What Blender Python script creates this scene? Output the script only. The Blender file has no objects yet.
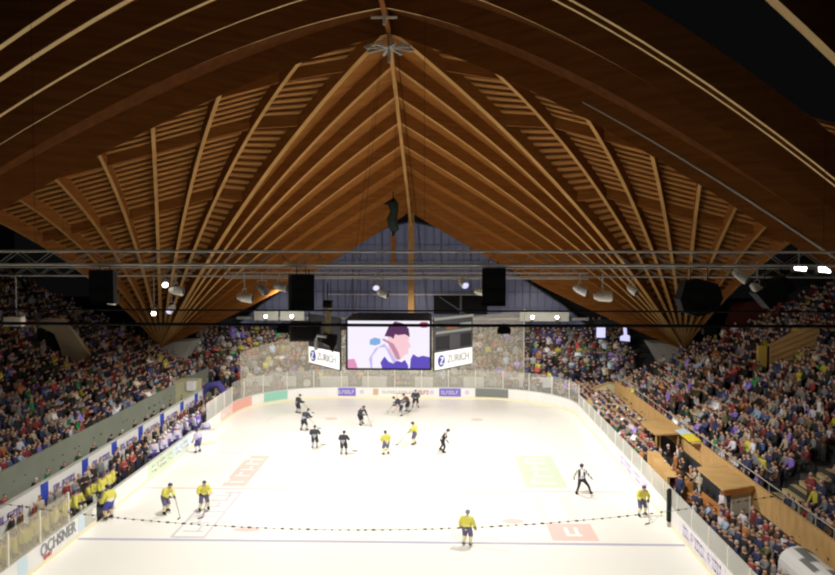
import bpy, bmesh, math, random
import numpy as np
from math import sin, cos, pi, radians, sqrt, atan2
from mathutils import Vector, Matrix
random.seed(7); RNG = np.random.RandomState(7)
C = bpy.context.scene.collection
scene = bpy.context.scene

# ------------------------------------------------------------------ camera
CAM = [2.929, 14.29, 807.0, 0.04486, -0.02625, -0.0012]
cam_d = bpy.data.cameras.new('camera'); cam = bpy.data.objects.new('camera', cam_d); C.objects.link(cam)
cam.location = (CAM[0], 0, CAM[1])
cam_d.sensor_width = 36; cam_d.lens = 807.0 / 835 * 36; cam_d.clip_end = 400
cam.rotation_euler = (Matrix.Rotation(-CAM[4], 3, 'Z') @ Matrix.Rotation(pi/2 - CAM[3], 3, 'X') @ Matrix.Rotation(-CAM[5], 3, 'Z')).to_euler()
scene.camera = cam
def proj(X, Y, Z):
    x = X-CAM[0]; y = Y; z = Z-CAM[1]; ya = CAM[4]; p = CAM[3]
    xr = x*cos(ya)-y*sin(ya); yr = x*sin(ya)+y*cos(ya)
    yc = yr*cos(p)-z*sin(p); zc = yr*sin(p)+z*cos(p)
    if yc < .1: return (-999, -999, yc)
    return 417.5+807*xr/yc, 287.5-807*zc/yc, yc

# ------------------------------------------------------------------ materials
def mat(name, col, rough=.7, noise=0.0, scale=3.0, emis=0.0, metal=0.0, ecol=None):
    m = bpy.data.materials.new(name); m.use_nodes = True
    nt = m.node_tree; b = nt.nodes['Principled BSDF']
    b.inputs['Base Color'].default_value = (*col, 1); b.inputs['Roughness'].default_value = rough
    b.inputs['Metallic'].default_value = metal
    if emis:
        b.inputs['Emission Color'].default_value = (*(ecol or col), 1); b.inputs['Emission Strength'].default_value = emis
    if noise:
        tc = nt.nodes.new('ShaderNodeTexCoord'); n = nt.nodes.new('ShaderNodeTexNoise'); n.inputs['Scale'].default_value = scale
        r = nt.nodes.new('ShaderNodeMapRange'); r.inputs['To Min'].default_value = 1-noise; r.inputs['To Max'].default_value = 1+noise
        mx = nt.nodes.new('ShaderNodeVectorMath'); mx.operation = 'SCALE'; mx.inputs[0].default_value = col
        nt.links.new(tc.outputs['Object'], n.inputs['Vector']); nt.links.new(n.outputs['Fac'], r.inputs['Value'])
        nt.links.new(r.outputs['Result'], mx.inputs['Scale']); nt.links.new(mx.outputs['Vector'], b.inputs['Base Color'])
    return m
def wood(name, a, b_, sc=(1.2, 1.2, 9)):
    m = bpy.data.materials.new(name); m.use_nodes = True; nt = m.node_tree; b = nt.nodes['Principled BSDF']
    tc = nt.nodes.new('ShaderNodeTexCoord'); mp = nt.nodes.new('ShaderNodeMapping'); mp.inputs['Scale'].default_value = sc
    n = nt.nodes.new('ShaderNodeTexNoise'); n.inputs['Scale'].default_value = .8; n.inputs['Detail'].default_value = 4
    r = nt.nodes.new('ShaderNodeValToRGB'); r.color_ramp.elements[0].position = .3; r.color_ramp.elements[1].position = .7
    r.color_ramp.elements[0].color = (*a, 1); r.color_ramp.elements[1].color = (*b_, 1)
    nt.links.new(tc.outputs['Object'], mp.inputs['Vector']); nt.links.new(mp.outputs['Vector'], n.inputs['Vector'])
    nt.links.new(n.outputs['Fac'], r.inputs['Fac']); nt.links.new(r.outputs['Color'], b.inputs['Base Color'])
    b.inputs['Roughness'].default_value = .7; b.inputs['Specular IOR Level'].default_value = .08
    return m
def veil(name, col, alpha, rough=.4):
    m = bpy.data.materials.new(name); m.use_nodes = True; nt = m.node_tree
    b = nt.nodes['Principled BSDF']; b.inputs['Base Color'].default_value = (*col, 1); b.inputs['Roughness'].default_value = rough
    b.inputs['Alpha'].default_value = alpha
    return m
def attr_mat(name, rough=.8):
    m = bpy.data.materials.new(name); m.use_nodes = True; nt = m.node_tree; b = nt.nodes['Principled BSDF']
    a = nt.nodes.new('ShaderNodeAttribute'); a.attribute_name = 'tint'; nt.links.new(a.outputs['Color'], b.inputs['Base Color'])
    b.inputs['Roughness'].default_value = rough
    return m
M = dict(
    ice=mat('ice', (.93, .905, .85), .35, .03, .12),
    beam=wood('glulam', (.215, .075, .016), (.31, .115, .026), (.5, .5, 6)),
    beam_lit=wood('glulam_lit', (.46, .25, .08), (.58, .33, .12), (.6, .6, .6)),  # same wood paler: light bounced off the ice put into the colour
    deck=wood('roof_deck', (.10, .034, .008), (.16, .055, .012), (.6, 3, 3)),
    deck_lit=wood('roof_deck_lit', (.25, .095, .02), (.36, .14, .03), (.6, 3, 3)),  # deck wood lightened: brighter light towards the far gable painted in
    beam_far_lit=wood('glulam_far_lit', (.26, .096, .02), (.37, .14, .031), (.5, .5, 6)),  # glulam lightened: brighter light on the far ridge painted in
    beam_near_shaded=wood('glulam_near_shaded', (.125, .042, .009), (.185, .066, .014), (.5, .5, 6)),  # glulam darkened: shade of the near roof painted in
    beam_lit_near=wood('glulam_lit_near', (.66, .45, .2), (.76, .54, .26), (.6, .6, .6)),  # near undersides paler still, painted as lit where little light arrives
    batten=wood('batten', (.34, .15, .042), (.42, .19, .055)),  # coloured as if lit, brighter than the deck above
    white=mat('white_panel', (.86, .85, .83), .4, .03, 1),
    kick=mat('yellow_kickplate', (.88, .80, .56), .5),
    cap=mat('cap_rail', (.55, .55, .5), .4),
    steel=mat('steel', (.42, .40, .36), .6),
    lattice=mat('lattice_metal', (.30, .28, .24), .6),
    alu=mat('aluminium', (.80, .76, .66), .5),
    black=mat('black', (.004, .004, .0045), .9),
    dark=mat('dark_grey', (.035, .035, .04), .7),
    darkgreen=mat('dark_green', (.012, .03, .02), .8),
    concrete=mat('concrete', (.55, .54, .47), .9, .15, 1.5),
    greenwall=mat('grey_green_wall', (.27, .29, .23), .8, .12, .8),
    step=mat('stand_step', (.05, .048, .045), .9, .2, 1),
    tanstep=mat('tan_step', (.5, .38, .18), .8, .1, 2),
    tan=wood('tan_plywood', (.52, .31, .12), (.66, .42, .18), (1, 3, 1)),
    orangewood=wood('orange_wood', (.4, .16, .045), (.5, .22, .07)),
    glass=veil('rink_glass', (.80, .80, .74), .42),
    glass_far=veil('rink_glass_far', (.82, .81, .74), .17),
    net=veil('net_veil', (.80, .75, .60), .30, .9),
    pane=mat('gable_pane_glow', (.10, .10, .16), .4, .35, .5, emis=.085, ecol=(.40, .42, .66)),  # faint glow in the panes stands in for dusk sky outside
    mullion=mat('mullion', (.12, .12, .16), .5),
    person=attr_mat('clothing_and_skin'),
    rope=mat('rope', (.12, .11, .1), .9),
    violet_script=mat('violet_script', (.36, .27, .62), .5),
    purple=mat('purple_ad', (.20, .15, .62), .5), blue=mat('blue_pillar', (.03, .07, .5), .5),
    greyink=mat('grey_print', (.28, .28, .30), .6), greenad=mat('green_ad', (.62, .78, .55), .5),
    bluead=mat('pale_blue_ad', (.62, .77, .85), .5), pinkad=mat('pink_ad', (.85, .42, .36), .5), teal=mat('teal_ad', (.30, .62, .50), .5),
    slate=mat('slate_ad', (.2, .21, .2), .5), lilac=mat('lilac_print', (.66, .60, .78), .6), navyink=mat('navy_print', (.04, .05, .25), .6),
    orange=mat('orange_print', (.62, .45, .32), .6), yellow=mat('yellow', (.85, .7, .05), .6), redp=mat('red_print', (.6, .08, .08), .6),
    redwall=mat('red_wall', (.16, .03, .02), .8), wallblack=mat('wall_dark', (.02, .02, .02), .9, .2, 1),
    iceblue=mat('ice_line_blue', (.48, .46, .60), .4), icered=mat('ice_line_red', (.80, .56, .50), .4), icefaint=mat('ice_faint', (.76, .78, .76), .4),
    icegreen=mat('ice_green', (.64, .76, .56), .4), icepink=mat('ice_pink', (.86, .60, .55), .4), icegrey=mat('ice_grey', (.66, .62, .68), .4),
    icewhite=mat('ice_white_paint', (.93, .92, .88), .4),
    lamp=mat('lamp_face', (1, 1, 1), .5, emis=14, ecol=(1, .97, .9)), lampblue=mat('lamp_face_blue', (.6, .6, 1), .5, emis=.9, ecol=(.65, .65, 1)),
    scr_bg=mat('screen_white', (0, 0, 0), .5, emis=1.0, ecol=(.93, .87, 1)),
    scr_hair=mat('screen_hair', (0, 0, 0), .5, emis=1, ecol=(.10, .025, .11)), scr_skin=mat('screen_skin', (0, 0, 0), .5, emis=1, ecol=(.93, .60, .66)),
    scr_shade=mat('screen_shade', (0, 0, 0), .5, emis=1, ecol=(.55, .25, .38)), scr_blue=mat('screen_blue', (0, 0, 0), .5, emis=1, ecol=(.10, .06, .50)),
    scr_cyan=mat('screen_cyan', (0, 0, 0), .5, emis=1, ecol=(.22, .42, .75)), scr_pink=mat('screen_pink', (0, 0, 0), .5, emis=1, ecol=(.75, .28, .5)),
    scr_lil=mat('screen_lilac', (0, 0, 0), .5, emis=1, ecol=(.55, .50, .85)), scr_red=mat('screen_red', (0, 0, 0), .5, emis=1, ecol=(.5, .03, .1)),
    led=mat('led_orange', (0, 0, 0), .5, emis=.5, ecol=(.6, .22, .08)), ledw=mat('led_white', (0, 0, 0), .5, emis=.5, ecol=(.6, .6, .5)),
)

# ------------------------------------------------------------------ mesh builder
class MB:
    def __init__(s): s.v = []; s.f = []; s.m = []
    def add(s, vs, fs, mi=0):
        o = len(s.v); s.v += [tuple(v) for v in vs]; s.f += [tuple(i+o for i in f) for f in fs]; s.m += [mi]*len(fs)
    def box(s, x0, x1, y0, y1, z0, z1, mi=0):
        s.add([(x0,y0,z0),(x1,y0,z0),(x1,y1,z0),(x0,y1,z0),(x0,y0,z1),(x1,y0,z1),(x1,y1,z1),(x0,y1,z1)],
              [(0,3,2,1),(4,5,6,7),(0,1,5,4),(1,2,6,5),(2,3,7,6),(3,0,4,7)], mi)
    def obox(s, c, sx, sy, sz, R, mi=0):
        o = len(s.v); s.box(-sx/2, sx/2, -sy/2, sy/2, -sz/2, sz/2, mi)
        for i in range(o, len(s.v)): s.v[i] = tuple(Vector(c) + R @ Vector(s.v[i]))
    def bar(s, a, b, w, h=None, mi=0):
        a = Vector(a); b = Vector(b); d = b-a; L = d.length
        if L < 1e-6: return
        s.obox((a+b)/2, w, L, h or w, d.to_track_quat('Y', 'Z').to_matrix(), mi)
    def tube(s, pts, r, n=8, mi=0, caps=True):
        pts = [Vector(p) for p in pts]; rs = r if isinstance(r, (list, tuple)) else [r]*len(pts)
        o = len(s.v)
        for i, p in enumerate(pts):
            t = (pts[min(i+1, len(pts)-1)] - pts[max(i-1, 0)]).normalized()
            q = t.to_track_quat('Z', 'X').to_matrix() if abs(t.z) < .99 else Matrix.Identity(3)
            for k in range(n):
                a = 2*pi*k/n; s.v.append(tuple(p + q @ Vector((cos(a)*rs[i], sin(a)*rs[i], 0))))
        for i in range(len(pts)-1):
            for k in range(n):
                s.f.append((o+i*n+k, o+i*n+(k+1) % n, o+(i+1)*n+(k+1) % n, o+(i+1)*n+k)); s.m.append(mi)
        if caps:
            s.f.append(tuple(o+k for k in range(n))[::-1]); s.m.append(mi)
            s.f.append(tuple(o+(len(pts)-1)*n+k for k in range(n))); s.m.append(mi)
    def sphere(s, c, r, n=10, m=7, mi=0):
        r = r if isinstance(r, (tuple, list)) else (r, r, r); o = len(s.v)
        for j in range(m+1):
            th = pi*j/m
            for k in range(n):
                a = 2*pi*k/n; s.v.append((c[0]+r[0]*sin(th)*cos(a), c[1]+r[1]*sin(th)*sin(a), c[2]+r[2]*cos(th)))
        for j in range(m):
            for k in range(n):
                s.f.append((o+j*n+k, o+(j+1)*n+k, o+(j+1)*n+(k+1) % n, o+j*n+(k+1) % n)); s.m.append(mi)
    def prism(s, poly, off, mi=0):
        n = len(poly); off = Vector(off)
        s.add([tuple(p) for p in poly]+[tuple(Vector(p)+off) for p in poly],
              [tuple(range(n))[::-1], tuple(range(n, 2*n))]+[(i, (i+1) % n, n+(i+1) % n, n+i) for i in range(n)], mi)
    def build(s, name, mats, parent=None, smooth=False, kind=None):
        me = bpy.data.meshes.new(name); me.from_pydata(s.v, [], s.f)
        for m in (mats if isinstance(mats, (list, tuple)) else [mats]): me.materials.append(m)
        if any(s.m): me.polygons.foreach_set('material_index', s.m)
        if smooth: me.polygons.foreach_set('use_smooth', [True]*len(me.polygons))
        me.update()
        o = bpy.data.objects.new(name, me); C.objects.link(o)
        if parent:
            o.parent = parent; o.matrix_parent_inverse = Matrix.LocRotScale(parent.location, parent.rotation_euler, None).inverted()
        if kind: o['kind'] = kind
        return o
def tag(o, label, cat, group=None, kind=None):
    o['label'] = label; o['category'] = cat
    if group: o['group'] = group
    if kind: o['kind'] = kind
    return o
def thing(name, label, cat, loc=(0, 0, 0), rz=0, group=None):
    o = bpy.data.objects.new(name, None); C.objects.link(o); o.empty_display_size = .2
    o.location = loc; o.rotation_euler = (0, 0, rz); return tag(o, label, cat, group)
def lbuild(mb, name, mats, parent, smooth=False):      # mesh given in the parent's local space
    o = mb.build(name, mats, None, smooth); o.parent = parent; return o
def text(s, size, m, parent, loc, rot, name='lettering', depth=.01, sx=1):
    cu = bpy.data.curves.new(name, 'FONT'); cu.body = s; cu.size = size; cu.extrude = depth; cu.offset = size*.012
    cu.align_x = 'CENTER'; cu.align_y = 'CENTER'
    t = bpy.data.objects.new(name+'_c', cu); C.objects.link(t); bpy.context.view_layer.update()
    me = bpy.data.meshes.new_from_object(t.evaluated_get(bpy.context.evaluated_depsgraph_get()))
    bpy.data.objects.remove(t)
    me.materials.clear(); me.materials.append(m)
    o = bpy.data.objects.new(name, me); C.objects.link(o); o.location = loc; o.rotation_euler = rot; o.scale = (sx, 1, 1)
    if parent:
        o.parent = parent; o.matrix_parent_inverse = Matrix.LocRotScale(parent.location, parent.rotation_euler, None).inverted()
    return o
ORD = ['first', 'second', 'third', 'fourth', 'fifth', 'sixth', 'seventh', 'eighth', 'ninth', 'tenth', 'eleventh', 'twelfth']
def ordn(i):
    n = i+1
    return ORD[i] if i < 12 else '%d%s' % (n, 'th' if 10 <= n % 100 <= 20 else {1: 'st', 2: 'nd', 3: 'rd'}.get(n % 10, 'th'))

# ------------------------------------------------------------------ setting: ground, ice
g = MB(); g.box(-60, 60, -12, 110, -.4, -.05); g.build('floor', M['dark'], kind='structure')
YC, HX, HY, RC = 47.7, 15.0, 30.0, 8.5
def rink_path(inset=0.0, n=14):
    pts = []
    for cx, cy, a0 in ((HX-RC, YC+HY-RC, 0), (-HX+RC, YC+HY-RC, pi/2), (-HX+RC, YC-HY+RC, pi), (HX-RC, YC-HY+RC, 3*pi/2)):
        for i in range(n+1):
            a = a0+pi/2*i/n; pts.append((cx+(RC-inset)*cos(a), cy+(RC-inset)*sin(a)))
    return pts
g = MB(); pp = rink_path(-.05); g.prism([(x, y, -.05) for x, y in pp], (0, 0, .05)); ice = g.build('floor_ice', M['ice'], kind='structure')
TN = [0]
def trim(mb, m, mark=False):
    TN[0] += 1; o = mb.build('trim_%d' % TN[0], m, kind='structure'); return o
def flat(poly, m, z=.004):
    g = MB(); g.prism([(x, y, 0.001) for x, y in poly], (0, 0, z)); return trim(g, m)
def rect(x0, x1, y0, y1): return [(x0, y0), (x1, y0), (x1, y1), (x0, y1)]
for y, m, w in ((YC-8.67, 'iceblue', .26), (YC+8.67, 'icegrey', .22), (YC, 'icered', .2), (YC+26, 'icered', .06), (YC-26, 'icered', .06)):
    hw = HX-.05 if abs(y-YC) < 20 else HX-1.2
    if y == YC:
        flat(rect(-hw, -4.5, y-w/2, y+w/2), M[m]); flat(rect(4.5, hw, y-w/2, y+w/2), M[m]); flat(rect(-4.5, 4.5, y-w/2, y+w/2), M['icefaint'])
    else: flat(rect(-hw, hw, y-w/2, y+w/2), M[m])
def ring(cx, cy, r, w, m, n=48):
    g = MB(); vs = []; fs = []
    for i in range(n):
        a = 2*pi*i/n; vs += [(cx+r*cos(a), cy+r*sin(a), .0045), (cx+(r-w)*cos(a), cy+(r-w)*sin(a), .0045)]
    for i in range(n): j = (i+1) % n; fs.append((2*i, 2*j, 2*j+1, 2*i+1))
    g.add(vs, fs); trim(g, M[m])
ring(0, YC, 4.55, .12, 'icefaint'); ring(0, YC, 4.0, 1.0, 'icefaint')
for sx in (-1, 1):
    ring(sx*7, YC+20, 4.5, .06, 'icefaint')
    flat([(sx*6.2+.55*cos(a/12*2*pi), YC+20.4+.5*sin(a/12*2*pi)) for a in range(12)], M['icepink'])
flat([(-6.9+.45*cos(a/12*2*pi)*1.6, 51.9-11.3+.3*sin(a/12*2*pi)) for a in range(12)], M['icepink'])
flat([(6.9+.6*cos(a/12*2*pi), 42.3+.4*sin(a/12*2*pi)) for a in range(12)], M['icepink'])
class MK(MB):      # paint strokes: each a hair above the last so overlaps stay clean
    def box(s, x0, x1, y0, y1, z0, z1, mi=0):
        s.k = getattr(s, 'k', 0)+1; MB.box(s, x0, x1, y0, y1, 0, .008+.0007*s.k, mi)
# centre ice crest: faint ring of strokes
g = MK()
for i, (x, w) in enumerate(((-1.6, .5), (-.9, .3), (-.3, .6), (.5, .3), (1.1, .5), (1.7, .25))):
    g.box(x-w/2, x+w/2, YC-.9-.2*(i % 2), YC-.4+.3*(i % 3), .001, .005); g.box(x-w/2, x-w/2+.12, YC-.9, YC+.9, .001, .005); g.box(x-w/2, x+w/2, YC+.6, YC+.8, .001, .005)
trim(g, M['icefaint'])
# long logo strip painted on the left half
g = MK()
for a in (-10.4, -8.75): g.box(a-.07, a+.07, 39.4, 47.0, .001, .006)
g.box(-10.4, -8.7, 39.3, 39.55, .001, .006); g.box(-10.4, -8.7, 43.3, 43.5, .001, .006); g.box(-9.7, -8.7, 46.7, 47.1, .001, .006)
for y in (40.2, 41.5, 42.5, 44.2, 45.3, 46.2):
    g.box(-10.1, -9.05, y, y+.16, .001, .006); g.box(-9.6+.3*sin(y), -9.45+.3*sin(y), y, y+.9, .001, .006)
trim(g, M['icegrey'])
flat(rect(-10.3, -8.8, 48.2, 55.6), M['icepink'])
g = MK()
for y in (49, 50.4, 51.8, 53.2, 54.4):
    g.box(-10.0, -9.1, y, y+.2, .001, .009); g.box(-9.9+.4*(sin(y)), -9.75+.4*sin(y), y, y+.9, .001, .009)
trim(g, M['icewhite'])
flat(rect(8.25, 10.8, 48.4, 56.0), M['icegreen'])
g = MK()
for y in (49.2, 50.8, 52.4, 54.0): g.box(9.0, 10.2, y, y+.28, .001, .009); g.box(9.0+.3*sin(y), 9.2+.3*sin(y), y, y+1.1, .001, .009)
g.box(9.0, 10.2, 55.2, 55.4, .001, .009); trim(g, M['icewhite'])
flat(rect(8.6, 10.9, 39.5, 42.0), M['icepink'])
g = MK(); g.box(9.4, 9.6, 40.1, 41.4, .001, .009); g.box(9.4, 10.2, 40.1, 40.4, .001, .009); g.box(9.9, 10.1, 40.1, 41.4, .001, .009); trim(g, M['icewhite'])
flat(rect(8.4, 8.9, 42.6, 47), M['icefaint']); flat(rect(10, 10.5, 42.6, 47), M['icefaint'])

# ------------------------------------------------------------------ dasher boards and glass
BOARD_H = 1.12
def seg_wall(mb, a, b, z0, z1, th, mi=0):
    a = Vector((*a, 0)); b = Vector((*b, 0)); d = (b-a).normalized(); n = Vector((d.y, -d.x, 0))   # outward for counter-clockwise path
    P = [a, b, b+n*th, a+n*th]
    mb.add([(p.x, p.y, z0) for p in P]+[(p.x, p.y, z1) for p in P],
           [(0,3,2,1),(4,5,6,7),(0,1,5,4),(1,2,6,5),(2,3,7,6),(3,0,4,7)], mi)
def boards(label, path, glass=None, glass_h=.95, posts=True, gm='glass'):
    t = thing('dasher_boards', label, 'rink boards', (path[0][0], path[0][1], 0), group='boards around the rink')
    a = MB(); k = MB(); c = MB(); gl = MB(); po = MB()
    for i in range(len(path)-1):
        p, q = path[i], path[i+1]
        seg_wall(a, p, q, .2, BOARD_H-.06, .12); seg_wall(k, p, q, 0, .2, .10); seg_wall(c, p, q, BOARD_H-.06, BOARD_H, .16)
        if glass: seg_wall(gl, p, q, BOARD_H, BOARD_H+glass_h, .02)
    a.build('board_panel', M['white'], t); k.build('kickplate', M['kick'], t); c.build('cap_rail', M['cap'], t)
    if glass:
        gl.build('glass_screen', M[gm], t)
        L = 0
        for i in range(len(path)-1):
            if len(path) > 2 and i % 2: continue
            p = Vector(path[i]); q = Vector(path[i+1]); n = max(1, round((q-p).length/2.4)) if (q-p).length > 2 else 1
            for j in range(n):
                r = p+(q-p)*j/n; po = MB(); po.box(r.x-.03, r.x+.03, r.y-.03, r.y+.03, BOARD_H, BOARD_H+glass_h); po.build('glass_post', M['alu'], t)
    return t
def arc(cx, cy, a0, a1, n=10): return [(cx+RC*cos(a0+(a1-a0)*i/n), cy+RC*sin(a0+(a1-a0)*i/n)) for i in range(n+1)]
yT, yB = YC+HY, YC-HY
b_right = boards('long white right-hand rink boards with pale glass screen in front of the wooden boxes', [(HX, yB+RC), (HX, yT-RC)], True, .95)
b_frc = boards('curved white rink boards at the far right corner', arc(HX-RC, yT-RC, 0, pi/2), True, 1.7, gm='glass_far')
b_far = boards('straight white rink boards behind the far goal end, carrying the purple banners', [(HX-RC, yT), (-HX+RC, yT)], True, 1.7, gm='glass_far')
b_flc = boards('curved white rink boards at the far left corner with pink and green panels', arc(-HX+RC, yT-RC, pi/2, pi), True, 1.7, gm='glass_far')
b_lfar = boards('left rink boards with glass screen beyond the far end of the players bench', [(-HX, yT-RC), (-HX, 61.5)], True, 1.4)
b_lbench = boards('low open rink boards in front of the crowded players bench, green panel', [(-HX, 58.2), (-HX, 43.6)])
b_lnear = boards('left rink boards nearest the camera with dark lettering', [(-HX, 41.3), (-HX, yB+RC)])
b_nl = boards('curved rink boards at the near left corner', arc(-HX+RC, yB+RC, pi, 3*pi/2))
b_nr = boards('curved rink boards at the near right corner', arc(HX-RC, yB+RC, 3*pi/2, 2*pi))
b_nf = boards('rink boards behind the near goal end', [(-HX+RC, yB), (HX-RC, yB)])
g = MB(); g.box(-15.04, -15.0, 30.0, 38.2, BOARD_H, 2.6)
g.build('glass_screen', veil('near_glass', (.62, .56, .40), .32), b_lnear)
for y in (30, 32.7, 35.4, 38.2): g = MB(); g.box(-15.06, -14.98, y-.04, y+.04, BOARD_H, 2.6); g.build('glass_post', M['alu'], b_lnear)
# gates at the bench
for y0, ang, lab in ((41.3, radians(115), 'white bench gate swung open beside the big yellow player'), (58.2, radians(25), 'white rink gate standing open at the far end of the bench')):
    t = thing('rink_gate', lab, 'gate', (-15.05, y0, 0), ang)
    a = MB(); a.box(0, 1.6, -.06, .06, .2, 1.05); lbuild(a, 'gate_panel', M['white'], t)
    a = MB(); a.box(0, 1.6, -.07, .07, .02, .2); lbuild(a, 'kickplate', M['kick'], t)
    a = MB(); a.box(0, 1.6, -.08, .08, 1.05, 1.12); lbuild(a, 'cap_rail', M['cap'], t)
# adverts painted on the boards
RL = (pi/2, 0, pi/2)      # left wall faces +X: letters read along +Y
def ad_l(parent, y0, y1, m, z0=.24, z1=1.04): g = MB(); g.box(-15.0, -14.985, y0, y1, z0, z1); return g.build('advert_panel', m, parent)
def ad_r(parent, y0, y1, m, z0=.24, z1=1.04): g = MB(); g.box(14.985, 15.0, y0, y1, z0, z1); return g.build('advert_panel', m, parent)
def glyphs(parent, m, along, start, n, h, z, fixed, sgn=1, wid=.2, gap=.3):
    g = MB()
    for i in range(n):
        s = start+sgn*i*gap; k = i % 4
        def B(a0, a1, z0, z1):
            a0, a1 = sorted((s+sgn*a0*wid, s+sgn*a1*wid))
            if along == 'y': x0, x1 = sorted((fixed, fixed+(.02 if fixed < 0 else -.02))); g.box(x0, x1, a0, a1, z+z0*h, z+z1*h)
            else: g.box(a0, a1, fixed-.02, fixed, z+z0*h, z+z1*h)
        B(0, .25, 0, 1)
        if k != 1: B(0, 1, .8, 1)
        if k != 2: B(0, 1, 0, .2)
        if k in (0, 3): B(.75, 1, 0, 1)
        if k == 2: B(0, .8, .4, .6)
    g.build('lettering', m, parent)
text('OCHSNER', .78, M['greyink'], b_lnear, (-14.97, 37.1, .70), RL, sx=.98)
text('SPORT', .26, M['redp'], b_lnear, (-14.97, 36.0, .33), RL)
ad_l(b_lnear, 39.2, 39.9, M['bluead']); ad_l(b_lnear, 39.9, 41.2, M['concrete'])
g = MB(); g.tube([(-14.985, 41, .66), (-14.96, 41, .66)], .26, 16); g.build('round_emblem', M['white'], b_lnear)
ad_l(b_lnear, 33.4, 34.2, M['bluead']); 
ad_l(b_lbench, 48.9, 53.6, M['greenad']); glyphs(b_lbench, M['white'], 'y', 49.6, 8, .4, .42, -14.985, 1, .35, .48)
ad_l(b_lbench, 53.7, 57.6, M['bluead']); glyphs(b_lbench, M['white'], 'y', 54.2, 6, .4, .42, -14.985, 1, .35, .5)
ad_l(b_lfar, 65.5, 69.1, mat('pale_pink_ad', (.88, .62, .55), .5)); glyphs(b_lfar, M['white'], 'y', 66, 6, .4, .42, -14.985, 1, .3, .45)
def arc_ad(parent, a0, a1, cx, cy, m, z0=.24, z1=1.04, n=5):
    g = MB()
    for i in range(n):
        u, v = a0+(a1-a0)*i/n, a0+(a1-a0)*(i+1)/n
        p = [(cx+(RC-r)*cos(t), cy+(RC-r)*sin(t)) for t, r in ((u, .09), (v, .09), (v, 0), (u, 0))]
        g.prism([(x, y, z0) for x, y in p], (0, 0, z1-z0))
    g.build('advert_panel', m, parent)
arc_ad(b_flc, pi, pi*.86, -HX+RC, yT-RC, M['pinkad']); arc_ad(b_flc, pi*.80, pi*.70, -HX+RC, yT-RC, M['teal']); arc_ad(b_flc, pi*.82, pi*.80, -HX+RC, yT-RC, M['white'])
arc_ad(b_frc, pi*.5, pi*.38, HX-RC, yT-RC, M['slate'])
FY = yT-.005
def ad_f(x0, x1, m): g = MB(); g.box(x0, x1, FY-.02, FY+.005, .24, 1.02); g.build('advert_panel', m, b_far)
ad_f(-9.3+2.2, -5.1, M['purple']); glyphs(b_far, M['white'], 'x', -6.9, 7, .35, .45, FY-.02, 1, .18, .24)
ad_f(3.0, 5.1, M['purple']); glyphs(b_far, M['white'], 'x', 3.2, 7, .35, .45, FY-.02, 1, .18, .24)
for x in (-4.5, 2.3, 5.7): 
    g = MB(); g.tube([(x, FY-.03, .64), (x, FY, .64)], .22, 12); g.build('round_emblem', M['lilac'], b_far)
g = MB(); g.box(-3.4, -2.9, FY-.03, FY, .35, .95); g.build('square_emblem', M['orange'], b_far)
glyphs(b_far, M['concrete'], 'x', -2.5, 16, .25, .5, FY, 1, .18, .26)
glyphs(b_far, M['redp'], 'x', 1.0, 4, .4, .42, FY, 1, .18, .26)
ad_f(5.9+.6, 6.5, M['bluead'])
ad_r(b_right, 46, 54, mat('pale_lilac_ad', (.80, .76, .84), .5)); glyphs(b_right, M['lilac'], 'y', 53, 12, .45, .4, 14.985, -1, .4, .56)
ad_r(b_right, 33.6, 40.2, mat('pale_rose_ad', (.84, .80, .84), .5)); glyphs(b_right, M['lilac'], 'y', 39.4, 9, .5, .38, 14.985, -1, .42, .6)
ad_r(b_right, 57, 63, mat('pale_cream_ad', (.86, .82, .78), .5))
# black padded post on the right boards
t = thing('padded_post', 'black padded glass post standing on the right boards beside the nearest yellow player', 'post', (14.95, 41.7, 0))
g = MB(); g.tube([(0, 0, .25), (0, 0, .35), (0, 0, 1.9), (0, 0, 2.0)], [.10, .16, .16, .09], 12); lbuild(g, 'pad', M['black'], t, True)
g = MB(); g.box(-.11, .11, -.11, .11, 0, .27); lbuild(g, 'base_plate', M['steel'], t)

# far goal
t = thing('hockey_goal', 'hockey goal with white net standing in front of the far boards', 'goal', (0, 73.7, 0))
g = MB(); g.tube([(-.92, 0, 0), (-.92, 0, 1.22), (.92, 0, 1.22), (.92, 0, 0)], .035, 8); lbuild(g, 'goal_frame', M['redp'], t)
g = MB(); g.tube([(-.92, 0, .03), (-.8, 1.1, .03), (.8, 1.1, .03), (.92, 0, .03)], .03, 8); lbuild(g, 'base_frame', M['white'], t)
g = MB()
for i in range(13): x = -.9+i*.15; g.tube([(x, .05, 1.2), (x*.93, .6, 1.1), (x*.88, 1.08, .05)], .008, 4)
for z, y in ((.3, 1.0), (.6, .88), (.9, .75), (1.1, .6)): g.tube([(-.9, 0, z), (-.82, y, z), (.82, y, z), (.9, 0, z)], .008, 4)
lbuild(g, 'net', M['white'], t)

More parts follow.
